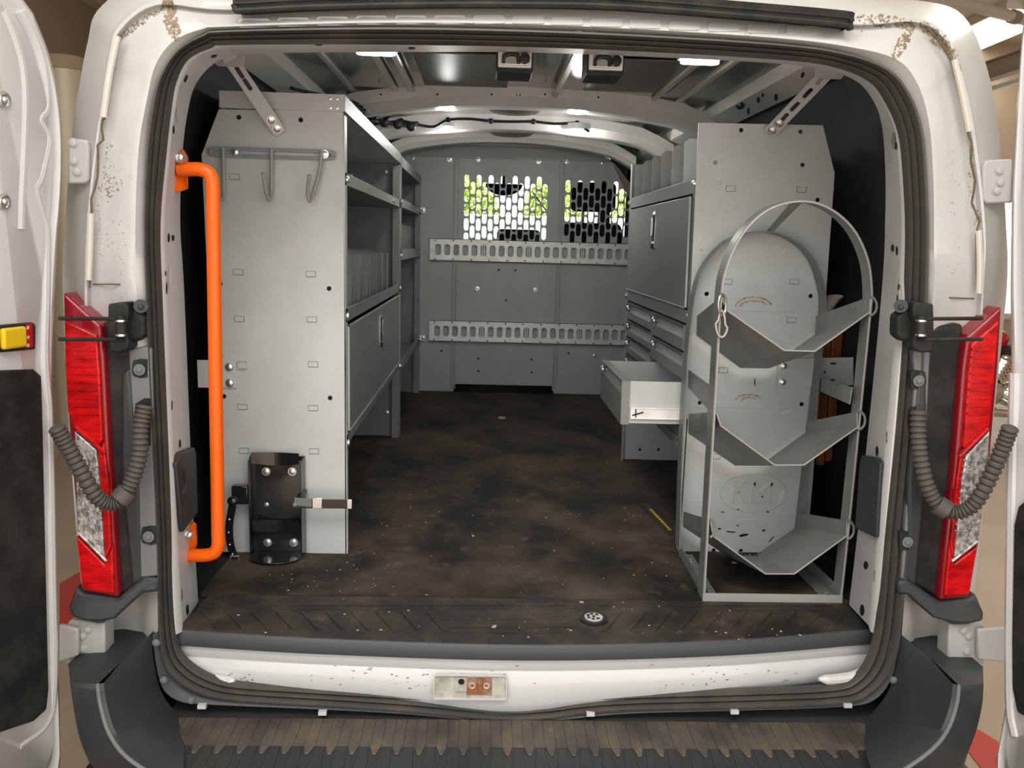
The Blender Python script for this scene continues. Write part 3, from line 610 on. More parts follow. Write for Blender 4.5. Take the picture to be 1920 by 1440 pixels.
    ck = build('door_check', MB().prism([PY(X(a), b, -.27) for a, b in ((202, 570), (238, 566), (241, 580), (241, 592), (236, 600), (236, 628), (241, 640), (240, 655), (222, 662), (204, 660), (201, 620))], (0, .05, 0)), BLACK, van, bevel=.004)
    build('check_arm', MB().prism([PY(X(a), b, -.245) for a, b in ((236, 585), (252, 580), (270, 592), (271, 630), (258, 640), (236, 640))], (0, .04, 0)), BLACK, ck, bevel=.006)
    build('check_ear', MB().cyl(PY(X(264), 574, -.25), PY(X(264), 574, -.21), .014, 16).bolt(PY(X(264), 576, -.25), (0, -1, 0), .005, .004), DKGREY, ck)
    r0 = PY(X(226), 592, -.285); r1 = PY(X(227), 632, -.285); m = MB().cyl(r0, r1, .010, 16); m.mat(1)
    for t in (.18, .85): k = r0.lerp(r1, t); m.cyl(k, k+Vector((0, 0, -.004)), .0115, 16)
    build('check_roller', m, [BLACK, CHROME], ck)
    for y in (598, 637):
        build('check_rod', MB().cyl(PY(X(110), y-1, -.36), PY(X(232), y, -.275), .0038, 8), BLACK, ck)
    # corrugated conduit from the pillar to the door
    cpts = [(272, 760), (264, 800), (262, 850), (250, 895), (232, 930), (208, 944), (180, 930), (150, 880), (125, 835), (105, 800)] if Lm else [(1722, 770), (1722, 820), (1728, 870), (1742, 920), (1766, 952), (1798, 960), (1830, 940), (1858, 890), (1880, 840), (1895, 800)]
    pp = spline([PY(a, b, -.25-.012*i) for i, (a, b) in enumerate(cpts)], 14)
    build('wiring_conduit', MB().tube(pp, .015, 12, rf=lambda i: .0165 if i % 3 else .0125), CONDUIT, van)
    k = pp[len(pp)*4//9]; d = (pp[len(pp)*4//9+1]-k).normalized(); build('conduit_clip', MB().cyl(k-d*.012, k+d*.012, .022, 14), CONDUIT, van)
    # hinges
    up = [(128, 258), (163, 262), (166, 275), (166, 335), (160, 344), (126, 345)] if Lm else [(1900, 298), (1850, 300), (1844, 312), (1843, 372), (1850, 382), (1900, 380)]
    h = build('upper_hinge', MB().prism([PY(a, b, -.215) for a, b in up], (0, .03, 0)), HINGEM, van, bevel=.004)
    for (a, b) in (((139, 302), (145, 322), (138, 268)) if Lm else ((1873, 320), (1875, 342), (1868, 358))):
        build('hinge_bolt', MB().bolt(PY(a, b, -.215), (0, -1, 0), .008, .004), HINGEM, h)
    lo = [(122, 1176), (132, 1162), (166, 1166), (183, 1170), (196, 1168), (197, 1236), (180, 1238), (150, 1236), (122, 1248)] if Lm else [(1848, 1176), (1842, 1166), (1812, 1172), (1792, 1172), (1780, 1170), (1777, 1240), (1800, 1240), (1830, 1248), (1846, 1262)]
    h = build('lower_hinge', MB().prism([PY(a, b, -.235) for a, b in lo], (0, .05, 0)), HINGEM, van, bevel=.004)
    for (a, b) in (((165, 1180), (155, 1192), (156, 1216)) if Lm else ((1806, 1182), (1816, 1192), (1813, 1222))):
        build('hinge_bolt', MB().bolt(PY(a, b, -.235), (0, -1, 0), .008, .004), HINGEM, h)
    lf = [(110, 1172), (146, 1180), (146, 1230), (110, 1242)] if Lm else [(1908, 1176), (1834, 1182), (1834, 1236), (1908, 1246)]
    build('hinge_leaf', MB().prism([PY(a, b, -.255) for a, b in lf], (0, .012, 0)), HINGEM, h, bevel=.003)
lampset(-1); lampset(1)

# bumper: corner caps, ribbed step
bm_ = None
def capside(Lm):
    A = [(128, 1245), (134, 1300), (148, 1380), (172, 1440), (205, 1510)] if Lm else [(1843, 1250), (1840, 1300), (1827, 1370), (1806, 1440), (1780, 1510)]
    B = [(183, 1283), (188, 1322), (206, 1378), (244, 1425), (330, 1478)] if Lm else [(1798, 1285), (1794, 1320), (1776, 1370), (1740, 1412), (1655, 1470)]
    Mm = [(232, 1236), (240, 1290), (262, 1345), (300, 1385), (345, 1420)] if Lm else [(1742, 1232), (1734, 1288), (1708, 1345), (1670, 1385), (1625, 1420)]
    Cc = [(284, 1187), (288, 1240), (300, 1290), (318, 1322), (345, 1348)] if Lm else [(1686, 1187), (1681, 1240), (1668, 1290), (1648, 1322), (1622, 1350)]
    s_ = -1 if Lm else 1
    a = spline([PY(x, y, -.28) for x, y in A], 5); b = spline([PY(x, y, -.37-.03*i) for i, (x, y) in enumerate(B)], 5)
    mm = spline([PY(x, y, -.275-.03*i) for i, (x, y) in enumerate(Mm)], 5); c = spline([PY(x, y, -.212) for x, y in Cc], 5)
    a0 = [Vector((p.x, 0.15, p.z)) for p in a]; ab = [p.lerp(q, .55)+Vector((s_*.012, -.03, 0)) for p, q in zip(a, b)]
    bi = [p+Vector((-s_*.010, .006, 0)) for p in b]
    m = MB().loft([a0, a, ab, b, bi, mm, c])
    top = [a[0], ab[0], b[0], mm[0], c[0]]; t2 = [Vector((p.x, 0.10, -.02)) for p in top]; m.loft([top, t2])
    return m, b
mL, bL = capside(True); mR, bR = capside(False)
bp = build('rear_bumper', mL, DKGREY, van, angle=40); build('bumper_corner', mR, DKGREY, bp, angle=40)
for q in (bL, bR): build('bumper_edge_highlight', MB().tube(q, .004, 8), MIDGREY, bp)  # paler tube along each ridge, a highlight put into the colour
m = MB().box(-.80, .84, -.62, -.13, -.26, -.180).prism([(-.95, -.30, -.26), (-.80, -.62, -.26), (.84, -.62, -.26), (1.0, -.30, -.26), (1.0, .1, -.26), (-.95, .1, -.26)], (0, 0, -.22)); sd = build('step_deck', m, [DKGREY], bp)
m = MB()
for i in range(34):
    x = -.742+i*.0465
    m.prism([(x-.0115, -.232, -.181), (x+.0115, -.232, -.181), (x+.0125, -.33, -.181), (x+.004, -.365, -.181), (x-.004, -.365, -.181), (x-.0125, -.33, -.181)], (0, 0, .0045))
st2 = build('step_rib', m, STEP, bp, bevel=.002, label='dust covered tread ribs')
m = MB()
for i in range(35):
    x = -.765+i*.0465; m.prism([(x-.009, -.34, -.181), (x+.009, -.34, -.181), (x+.014, -.40, -.181), (x+.014, -.62, -.181), (x-.014, -.62, -.181), (x-.014, -.40, -.181)], (0, 0, .003))
build('step_rib', m, DKGREY, bp, bevel=.002)
build('step_dust_band', MB().prism([(-.78, -.23, -.181), (.82, -.23, -.181), (.80, -.335, -.181), (-.76, -.335, -.181)], (0, 0, .0018)), STEP, bp, label='brown dust on the step behind the seal')
so2 = [Vector((p.x*1.012, -.222, p.z)) for p in so if p.z < .12]
m = MB()
lowpts = sorted([p for p in spline([PY(a, b, -.226) for a, b in ((287, 1190), (292, 1240), (305, 1290), (335, 1314), (390, 1321), (600, 1330), (760, 1339), (900, 1352), (970, 1356), (1050, 1350), (1180, 1338), (1400, 1332), (1580, 1325), (1640, 1312), (1672, 1270), (1684, 1210))], 5)], key=lambda p: 0)
m.loft([[p+Vector((0, .012, 0)) for p in lowpts], [p for p in lowpts], [Vector((q.x, -.216, q.z)) for q in [p.lerp(Vector((0.02, -.226, .5)), .022) for p in lowpts]], [Vector((q.x, -.196, q.z)) for q in [p.lerp(Vector((0.02, -.226, .5)), .035) for p in lowpts]]])
build('seal_base_trim', m, TRIMG, bp)
m = MB()
for px, py in ((379, 1324), (605, 1336), (1107, 1338), (1377, 1334), (1589, 1322)):
    p = PY(px, py, -.231); build('trim_clip', MB().box(p.x-.009, p.x+.009, -.236, -.225, p.z-.0045, p.z+.0045), WHITE2, bp, label='small white trim clip')
m = MB()
for px, py in ((293, 1205), (307, 1275), (358, 1313), (1675, 1275)): build('trim_screw', MB().bolt(PY(px, py, -.227), (0, -1, 0), .007, .004), MIDGREY, bp)

# rear doors, opened past square
def door(Lm):
    s_ = -1 if Lm else 1
    ang = math.radians(12); H = Vector((s_*.955 if Lm else .975, -.235, 0))
    u = Vector((s_*math.sin(ang), -math.cos(ang), 0)); nrm = Vector((-s_*math.cos(ang), -math.sin(ang), 0))   # nrm faces the opening
    def on(px, py, off=0):
        r = ray(px, py); P0 = H+nrm*off; t = (P0-CAM).dot(nrm)/r.dot(nrm); p = CAM+r*t; return (p-P0).dot(u), p.z
    W_ = .82
    if Lm: sil = [(70, 0), (100, 75), (118, 150), (127, 230), (128, 330), (122, 430), (119, 560), (115, 800), (118, 1000), (119, 1200), (121, 1330), (122, 1440)]
    else: sil = [(1920, -20), (1908, 40), (1899, 150), (1893, 230), (1886, 330), (1882, 430), (1878, 560), (1876, 800), (1876, 1000), (1876, 1200), (1874, 1330), (1858, 1440)]
    O3 = lambda a, b, off: H+u*a+Vector((0, 0, b))+nrm*off
    e = [on(a, b) for a, b in sil]
    if not Lm:
        zs = [1.33, 1.26, 1.15, 1.05, .95, .85, .72, .45, .25, .02, -.10, -.2]
        us = [.13, .05, .012, .002, .0, .0, .005, .02, .045, .08, .10, .11]
        e = [on(a, b) for a, b in sil]
    e = [(max(-.06, a), b) for a, b in e]
    e2 = [tuple(p)[:2] for p in spline([Vector((a, b, 0)) for a, b in e], 4)]
    zt = max(b for a, b in e2)+.0; zb = -.30
    out = [(W_, zb), (W_, 1.30), (W_-.05, 1.40), (W_-.2, 1.43), (.30, 1.43), (.16, 1.39)]+e2+[(e2[-1][0]+.01, zb+.03), (e2[-1][0]+.04, zb)]
    m = MB(); n = len(out)
    cx, cz = .42, .55
    def ins(d): return [(a+(cx-a)*d/max(.2, math.hypot(cx-a, cz-b)), b+(cz-b)*d/max(.2, math.hypot(cx-a, cz-b))) for a, b in out]
    loops = [[O3(a, b, -.055) for a, b in ins(.008)], [O3(a, b, -.05) for a, b in out], [O3(a, b, -.042) for a, b in ins(.003)], [O3(a, b, -.040) for a, b in ins(.016)], [O3(a, b, -.012) for a, b in ins(.020)], [O3(a, b, 0) for a, b in ins(.030)], [O3(a, b, .003) for a, b in ins(.045)], [O3(a, b, -.006) for a, b in ins(.058)], [O3(a, b, -.006) for a, b in ins(.076)], [O3(a, b, .004) for a, b in ins(.088)]]
    m.loft(loops, True); k = len(m.v); m.f.append([k-n+i for i in range(n)]); m.m.append(0); m.f.append([i for i in range(n)][::-1]); m.m.append(0)
    d = build('rear_door', m, WHITE2, van, angle=50)
    d['label'] = '%s rear door, opened outwards' % ('left' if Lm else 'right')
    if Lm: tp = [(-60, 700), (0, 694), (60, 692), (74, 704), (76, 760), (88, 1290), (84, 1330), (60, 1352), (0, 1372), (-60, 1390)]
    else: tp = [(1990, 920), (1925, 938), (1912, 950), (1904, 985), (1900, 1200), (1901, 1290), (1910, 1335), (1940, 1352), (1990, 1370)]
    q = [on(a, b, .006) for a, b in tp]
    if Lm: q = [(.80, q[0][1]+.02)]+q[1:-1]+[(.80, q[-1][1])]
    else: q = [(.80, q[1][1])]+q[1:-1]+[(.80, q[-2][1])]
    build('door_trim_panel', MB().prism([O3(a, b, .002) for a, b in q], nrm*.010), BLACK, d, bevel=.008, seg=3)
    if Lm:
        q = [on(a, b, .004) for a, b in ((-40, 612), (58, 604), (63, 610), (62, 655), (-40, 664))]
        hb = build('release_handle_bezel', MB().prism([O3(a, b, .002) for a, b in q], nrm*.008), BLACK, d, bevel=.003)
        q = [on(a, b, .012) for a, b in ((0, 616), (44, 611), (46, 650), (2, 656))]
        build('release_handle', MB().prism([O3(a, b, .008) for a, b in q], nrm*.012), YELLOW, d, bevel=.005, seg=3, label='yellow release handle')
        q = [on(a, b, .010) for a, b in ((48, 608), (60, 606), (61, 651), (48, 653))]
        build('release_label', MB().prism([O3(a, b, .009) for a, b in q], nrm*.002), REDLAB, d, label='red label beside the handle')
        m = MB()
        for y in (612, 630, 645):
            q = [on(a, b, .012) for a, b in ((51, y), (55, y-1), (55, y+5), (51, y+6))]; m.prism([O3(a, b, .0112) for a, b in q], nrm*.0008)
        build('label_mark', m, WHITE2, d)
        for py in (187, 378):
            a, b = on(8, py, .006); m = MB().tube([O3(a+.012*math.cos(t), b+.012*math.sin(t), .006) for t in [k*.4488 for k in range(14)]], .0035, 6, True); m.ball(O3(a, b, .006), .007); build('door_screw', m, ZINC, d)
        ridge = [on(a, b, .006) for a, b in ((10, 20), (32, 75), (46, 130), (50, 200), (47, 300), (43, 380), (42, 430))]
        build('door_pressing', MB().tube(spline([O3(a, b, -.004) for a, b in ridge], 6), .012, 10), WHITE2, d)
        ridge = [on(a, b, .006) for a, b in ((45, 20), (72, 75), (88, 130), (93, 200), (80, 225), (95, 260), (82, 330), (72, 355), (82, 395), (92, 440), (92, 560), (90, 680), (98, 800), (104, 1100), (106, 1290), (90, 1360), (40, 1400))]
        build('door_pressing', MB().tube(spline([O3(a, b, -.006) for a, b in ridge], 6), .012, 10), WHITE2, d)
    else:
        ridge = [on(a, b, .006) for a, b in ((1898, 700), (1892, 1000), (1890, 1300), (1900, 1380))]
        build('door_pressing', MB().tube(spline([O3(a, b, -.004) for a, b in ridge], 6), .014, 10), WHITE2, d)
door(True); door(False)

# cab beyond the partition: screen, dash, mirror, seats
build('cab_floor', MB().box(-.95, .95, 3.3, 5.6, -.3, -.2), BLACK, van)
for s_ in (-1, 1):
    m = MB().prism([(s_*.93, 3.3, -.3), (s_*.93, 5.6, -.3), (s_*.93, 5.3, .72), (s_*.93, 3.3, .72)], (s_*.03, 0, 0)); m.prism([(s_*.90, 3.3, .7), (s_*.90, 3.62, .7), (s_*.80, 3.62, 1.45), (s_*.80, 3.3, 1.45)], (s_*.03, 0, 0))
    m.bar((s_*.90, 5.3, .72), (s_*.76, 4.5, 1.40), (.08, 0, 0), (0, .06, .03)); build('cab_side', m, BLACK, van)
m = MB().prism([(-.84, 3.05, 1.42), (.84, 3.05, 1.42), (.78, 4.5, 1.43), (-.78, 4.5, 1.43)], (0, 0, .05)); build('headliner', m, HEADL, van)
m = MB().prism([(-.92, 5.25, -.2), (-.92, 4.75, .45), (-.92, 4.85, .72), (-.92, 5.3, .78), (-.92, 5.7, .60), (-.92, 5.7, -.2)], (1.84, 0, 0)); build('dashboard', m, BLACK, van, bevel=.03)
build('dash_display_hood', MB().prism([(-.02, 4.85, .7), (-.02, 4.9, .99), (-.02, 5.25, .99), (-.02, 5.3, .7)], (.34, 0, 0)), BLACK, van, bevel=.03)
build('windscreen', MB().prism([(-.86, 5.34, .74), (.86, 5.34, .74), (.74, 4.52, 1.40), (-.74, 4.52, 1.40)], (0, .004, .004)), GLASS, van)
mp = PY(945, 345, 4.6)
m = MB(); m.prism([(mp.x+.14*math.cos(t), 4.58, mp.z-.085*abs(math.sin(t))) for t in [math.pi*k/14 for k in range(15)]], (0, .05, 0)); build('rear_view_mirror', m, BLACK, van, bevel=.006)
build('mirror_stem', MB().cyl((mp.x, 4.62, mp.z-.02), (mp.x, 4.66, 1.42), .012, 8), BLACK, van)
build('wiper_arm', MB().bar(PY(1000, 362, 4.95), PY(1028, 400, 5.1), (.012, 0, 0), (0, .012, 0)), BLACK, van)
for x, nm in ((-.52, 'driver'), (.55, 'passenger')):
    m = MB().prism([(x-.24, 3.62, .30), (x+.24, 3.62, .30), (x+.24, 3.50, .80), (x+.19, 3.45, 1.02), (x-.19, 3.45, 1.02), (x-.24, 3.50, .80)], (0, .12, .0)); m.box(x-.25, x+.25, 3.55, 4.1, .18, .32); m.box(x-.2, x+.2, 3.62, 4.0, -.2, .18)
    se = build('cab_seat', m, FABRIC, van, bevel=.03, seg=3)
    build('headrest', MB().box(x-.13, x+.15, 3.44, 3.54, 1.09, 1.27), FABRIC, se, bevel=.03, seg=3)
    for dx in (-.05, .05): build('headrest_post', MB().cyl((x+dx, 3.49, 1.0), (x+dx, 3.49, 1.12), .008, 8), ZINC, se)

# ------------------------------------------------------------------ things in the cargo bay
m = MB(); nx, ny = 60, 90; L = []
for j in range(ny+1):
    y = .025+2.965*j/ny
    L.append([Vector((-.80+1.63*i/nx, y, .003+.0015*math.sin(i*.7+j*.4)+random.uniform(-.0006, .0006))) for i in range(nx+1)])
m.loft(L); m.loft([[Vector((p.x, p.y, -.006)) for p in L[0]], L[0]]); m.loft([L[-1], [Vector((p.x, p.y, -.006)) for p in L[-1]]])
tag(build('cargo_floor_mat', m, MATR), 'dirty black rubber mat covering the floor of the cargo bay', 'floor mat')
cr = MB()
def crumb(p, s_):
    a = random.uniform(0, 3.14); u = Vector((math.cos(a), math.sin(a), 0))*s_; v = Vector((-u.y, u.x, 0))*random.uniform(.25, .7)
    cr.prism([p-u, p-v*1.1, p+u*.8, p+v], (0, 0, s_*.5))
for i in range(110): crumb(Vector((random.uniform(-.75, .42), random.uniform(.03, 1.5)**1.0, .005)), random.uniform(.001, .0035))
for i in range(40): crumb(Vector((random.uniform(-.7, -.35), random.uniform(.03, .35), .005)), random.uniform(.001, .003))
for i in range(50): crumb(Vector((random.uniform(-.7, .75), random.uniform(-.2, 0), .004)), random.uniform(.001, .004))
for a, b, s_ in ((887, 1006, .008), (927, 1176, .008), (800, 1116, .004), (1090, 1130, .006), (1168, 1130, .004), (940, 785, .02), (1380, 1045, .012), (1376, 1056, .008)): crumb(PZ(a, b, .006), s_)
tag(build('debris', cr, mat('pale_debris', (.55, .50, .42), .8, col2=(.30, .24, .18), scale=90)), 'scattered pale chips and grit on the black floor mat', 'debris', kind='stuff')

# bulkhead partition with perforated windows
YB = 3.0
pt = thing('cargo_partition', 'grey steel partition with two perforated windows across the front of the cargo bay', 'partition', (0, YB, 0))
def slots(x0, x1, z0, z1, px=.0345, pz=.0815, w_=.0285, h_=.073):
    H = []; n = int(round((x1-x0)/px))
    for i in range(n):
        z = z1-h_/2-(pz/2 if i % 2 else 0); x = x0+px*(i+.5)
        while z-h_/2 > z0: H.append(slot2(x, z, w_, h_, 2)); z -= pz
    return H
def PB(a, b): return PY(a, b, YB)
c0, c1, ct, cb = PB(854, 500).x, PB(1046, 500).x, PB(950, 296).z, PB(950, 722).z
wl_, wt_ = PB(870, 330).x, PB(950, 329).z
m = MB().plate([(c0, cb), (c1, cb), (c1, ct), (c0, ct)], slots(wl_, wl_+14.02*.0345, .86, wt_), .004, (0, YB, 0), (1, 0, 0), (0, 0, 1), (0, 1, 0))
build('center_panel', m, STEELD, pt)
lx = -.62; m = MB().plate([(lx, .003), (c0-.0005, .003), (c0-.0005, ct), (lx, ct)], [], .004, (0, YB, 0), (1, 0, 0), (0, 0, 1), (0, 1, 0)); build('side_panel', m, STEELD, pt)
rx = PB(1058, 500).x; rt = PB(1100, 304).z
w2 = PB(1060, 337)
build('light_leak_blocker', MB().box(.60, .97, YB+.06, YB+.07, w2.z+.012, 1.46), LINER, pt); build('light_leak_blocker', MB().box(.70, .97, YB+.06, YB+.07, .9, 1.46), LINER, pt); build('light_leak_blocker', MB().box(-.97, -.60, YB+.06, YB+.07, .003, 1.46), LINER, pt)  # black boards added behind the partition to block leaking light
m = MB().plate([(c1+.0005, .003), (.86, .003), (.86, 1.02), (.70, rt-.10), (.61, rt), (c1+.0005, ct)], slots(w2.x, w2.x+12.02*.0345, .86, w2.z), .004, (0, YB, 0), (1, 0, 0), (0, 0, 1), (0, 1, 0)); build('side_panel', m, STEELD, pt)
m = MB()
for x in (c0-.012, c0+.006, c1-.006, c1+.012): m.box(x-.004, x+.004, YB-.010, YB+.002, .02, ct)
m.box(c0, c1, YB-.008, YB+.002, cb, cb+.012); m.box(lx, .60, YB-.008, YB+.002, ct-.010, ct-.004)
build('panel_flange', m, STEELD, pt, bevel=.002)
tl, tr2 = PY(772, 266, YB+.03), PY(1108, 270, YB+.03)
m = MB().prism([(lx, YB-.001, ct), (.60, YB-.001, rt), (tr2.x, YB+.03, tr2.z), (tl.x, YB+.03, tl.z)], (0, .004, 0)); build('top_panel', m, STEELD, pt)
m = MB().prism([(tr2.x, YB+.02, tr2.z+.01), (tr2.x+.03, YB+.02, tr2.z), (.78, YB-.02, 1.16), (.70, YB-.005, 1.16), (.60, YB+.0, rt)], (0, .004, 0)); build('corner_flap', m, HEADL, pt)
m = MB().prism([(tl.x+.02, YB+.02, tl.z+.005), (tl.x-.12, YB+.02, tl.z), (lx-.1, YB, 1.20), (lx, YB-.002, ct-.02)], (0, .004, 0)); build('corner_flap', m, HEADL, pt)
for a, b in ((774, 297), (843, 299), (897, 299), (1010, 303), (1063, 304), (1130, 306)): build('partition_bolt', MB().bolt(PB(a, b)+Vector((0, -.004, 0)), (0, -1, 0), .010, .006), ZINC, pt)
for a, b in ((895, 541), (1004, 543), (1115, 667)): build('partition_bolt', MB().bolt(PB(a, b), (0, -1, 0), .010, .004), ZINC, pt)
m = MB()
for a, b in ((935, 506), (966, 507), (828, 658), (897, 672), (997, 674), (897, 696), (997, 698), (1066, 662), (949, 563)): m.cyl(PB(a, b)+Vector((0, -.0025, 0)), PB(a, b)+Vector((0, .001, 0)), .006, 10)
build('screw_hole', m, HOLE, pt, flat=True)
m = MB().box(-.36, .41, YB-.02, YB+.03, tl.z-.012, tl.z+.035); hb = build('header_rail', m, BOW, pt)
for a, b in ((929, 262), (978, 262)):
    p = PY(a, b, YB-.021); build('rail_bolt', MB().box(p.x-.016, p.x+.016, YB-.023, YB-.018, p.z-.016, p.z+.016).bolt(p+Vector((0, -.003, 0)), (0, -1, 0), .010, .005), ZINC, hb)
# galvanised tie rails
for (py0, py1, lab) in ((452, 490, 'upper galvanised slotted tie rail, just below the perforated windows'), (605, 641, 'lower galvanised slotted tie rail, near the partition floor')):
    x0 = PY(806, 470, YB-.02).x; zt, zb = PY(950, py0, YB-.02).z+.004, PY(950, py1+2, YB-.02).z; zc = (zt+zb)/2
    H = []; x = x0+.03; k = 0
    while x < .74:
        H.append(rrect2(x, x+.034, zc-.031, zc+.031, .012, 2)); x += .0522; k += 1
    o = MB().plate([(x0, zb), (.76, zb), (.76, zt), (x0, zt)], H, .003, (0, YB-.020, 0), (1, 0, 0), (0, 0, 1), (0, 1, 0))
    o.box(x0, .76, YB-.020, YB-.004, zt-.003, zt); o.box(x0, .76, YB-.020, YB-.004, zb, zb+.003)
    o.prism([(x0, YB-.022, zt-.004), (x0, YB-.022, zt-.016), (.76, YB-.022, zt-.016), (.76, YB-.022, zt-.004)], (0, .003, 0)); o.prism([(x0, YB-.022, zb+.004), (x0, YB-.022, zb+.016), (.76, YB-.022, zb+.016), (.76, YB-.022, zb+.004)], (0, .003, 0))
    r = thing('tie_rail', lab, 'rail', ((x0+.76)/2, YB-.02, zb), 'tie rails across the partition')
    build('slotted_rail', o, GALV, r)
    m = MB()
    for i in range(12):
        for z in (zt-.010, zb+.010): m.ball((x0+.03+i*.104, YB-.022, z), .0045, .003, .0045, 8, 5)
    build('rail_rivet', m, DKGREY, r)
    m = MB()
    for i in (5, 10, 16): xx = x0+.03+i*.0522; m.box(xx+.009, xx+.013, YB-.022, YB-.016, zc-.03, zc+.03); m.box(xx+.020, xx+.024, YB-.022, YB-.016, zc-.03, zc+.03)
    build('lashing_clip', m, GALV, r)

# shelving on the left
def face_marks(mb, holes, tabs, y):
    for a, b in holes: p = PY(a, b, y-.001); mb.mat(1).cyl(p, p+Vector((0, -.0006, 0)), .0062, 12)
    mb.mat(0)
    for a, b in tabs:
        p = PY(a, b, y); w_, h_ = .013, .0075; e = .0009
        mb.mat(0).box(p.x-w_, p.x+w_, y-.0012, y, p.z-h_, p.z+h_); mb.mat(1)
        mb.box(p.x-w_, p.x+w_, y-.0016, y, p.z-h_, p.z-h_+e); mb.box(p.x-w_, p.x+w_, y-.0016, y, p.z+h_-e*.6, p.z+h_); mb.box(p.x-w_, p.x-w_+e*.7, y-.0016, y, p.z-h_, p.z+h_); mb.box(p.x+w_-e*.7, p.x+w_, y-.0016, y, p.z-h_, p.z+h_)
    mb.mat(0)
XL = -.487
def latch(parent, c, s_, L=.115):
    """paddle latch on a door facing +X (s_=1) or -X (s_=-1)"""
    x = c.x
    m = MB().prism([(x, c.y+a, c.z+b) for a, b in rrect2(-.021, .021, -L/2, L/2, .006)], (s_*.004, 0, 0)); o = build('latch_bezel', m, CHROME, parent, bevel=.001)
    m = MB().prism([(x+s_*.004, c.y+a, c.z+b) for a, b in rrect2(-.012, .012, -L*.30, L*.42, .004)], (s_*.0015, 0, 0)); build('latch_recess', m, BLACK, parent)
    m = MB().prism([(x+s_*.0055, c.y+a, c.z+b) for a, b in rrect2(-.008, .009, -L*.16, L*.34, .003)], (s_*.005, 0, 0)); build('latch_paddle', m, CHROME, parent, bevel=.002)
    m = MB().tube([(x+s_*.003, c.y, c.z-L*.42), (x+s_*.009, c.y, c.z-L*.42), (x+s_*.0095, c.y, c.z-L*.42)], .009, 14, rf=lambda i: (.009, .009, .004)[i]); build('latch_lock', m, BLACK, parent)
PTL = [PY(410, 205, .31), PY(643, 208, .31), PY(652, 1040, .31), PY(413, 1040, .31), PY(378, 290, .31)]
near = thing('shelving_unit', 'tall grey steel shelving unit on the left, nearest the open rear doors', 'shelving', (-.66, 1.05, 0), 'grey shelving along the left wall')
def endp(y, parent, marks=None, t=.003, fd=1):
    k = MB().plate([(p.x, max(.003, p.z)) for p in PTL], [], t, (0, y, 0), (1, 0, 0), (0, 0, 1), (0, 1, 0))
    a, b = sorted((y, y+fd*.035)); k.box(XL-.003, XL, a, b, .003, 1.195)
    a, b = sorted((y+fd*.035, y+fd*.037)); k.box(XL-.030, XL, a, b, .003, 1.195)
    if marks: face_marks(k, *marks, y)
    return k
ep = endp(.31, near, ([(448, 220), (564, 225), (617, 541), (619, 746), (413, 532), (420, 743)], [(440, 332), (447, 510), (583, 514), (449, 598), (585, 599), (453, 683), (587, 683), (455, 763), (587, 765), (458, 845), (589, 846)]))
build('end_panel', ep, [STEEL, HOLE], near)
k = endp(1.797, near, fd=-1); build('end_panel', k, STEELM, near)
def shelf(y0, y1, z, lip, parent, xb=-.85, name='shelf', below=0):
    m = MB().box(xb, XL, y0, y1, z, z+.003); m.box(XL-.003, XL, y0, y1, z-below, z+lip); m.box(xb, xb+.003, y0, y1, z, z+.05)
    return build(name, m, STEELM, parent, bevel=.001)
m = MB().box(-.80, XL, .306, 1.80, 1.203, 1.206); m.box(-.808, XL+.0015, .304, .308, 1.203, 1.246); m.mat(1).box(XL-.003, XL+.002, .3045, 1.80, 1.203, 1.2455); m.mat(0); m.box(-.808, -.805, .304, 1.80, 1.203, 1.246)  # aisle-facing lip takes the shaded grey, the tray end the lit one
tp = build('top_tray', m, [STEEL, STEELM], near, bevel=.001)
build('back_panel', MB().prism([(-.846, .315, .02), (-.846, .315, 1.085), (-.80, .315, 1.2), (-.797, .315, 1.2), (-.843, .315, 1.085), (-.843, .315, .02)], (0, 1.48, 0)), STEELM, near)
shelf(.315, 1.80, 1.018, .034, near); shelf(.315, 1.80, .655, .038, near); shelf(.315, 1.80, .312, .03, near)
m = MB()
for i in range(6):
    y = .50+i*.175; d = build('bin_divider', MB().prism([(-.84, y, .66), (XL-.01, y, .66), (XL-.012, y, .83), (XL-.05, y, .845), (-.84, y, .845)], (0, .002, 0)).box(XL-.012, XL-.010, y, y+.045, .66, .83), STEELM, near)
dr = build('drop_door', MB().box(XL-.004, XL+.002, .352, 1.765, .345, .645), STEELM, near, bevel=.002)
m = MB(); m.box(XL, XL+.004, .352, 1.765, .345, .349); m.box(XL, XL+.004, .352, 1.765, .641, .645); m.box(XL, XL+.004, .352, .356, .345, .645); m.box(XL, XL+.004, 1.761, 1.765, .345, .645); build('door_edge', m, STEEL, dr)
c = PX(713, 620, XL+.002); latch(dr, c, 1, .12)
for (y, z) in ((.335, 1.034), (1.50, 1.036), (.335, .672), (1.785, .672), (.335, .318), (1.785, .325)): build('shelf_bolt', MB().bolt((XL, y, z), (1, 0, 0), .010, .006), ZINC, near)
for x in (-.522, -.505): build('shelf_bolt', MB().bolt((x, .304, 1.235), (0, -1, 0), .004, .002), ZINC, near)
for x in (-.522, -.505): build('shelf_bolt', MB().bolt((x, .304, 1.212), (0, -1, 0), .004, .002), ZINC, near)
for z in (1.03, .67, .72, .32, .95, .28): build('side_bolt', MB().bolt((-.846 if z < 1.05 else -.82, .33, z), (-1, 0, 0), .007, .009), ZINC, near)
for x, z in ((-.70, 1.15), (-.55, 1.17)): build('panel_rivet', MB().bolt((x, 1.797, z), (0, -1, 0), .007, .004), ZINC, near)
build('panel_rivet', MB().bolt((XL-.055, 1.797, .11), (0, -1, 0), .010, .006), ZINC, near)
far = thing('shelving_unit', 'dimmer grey shelving unit on the left, against the partition', 'shelving', (-.66, 2.4, 0), 'grey shelving along the left wall')
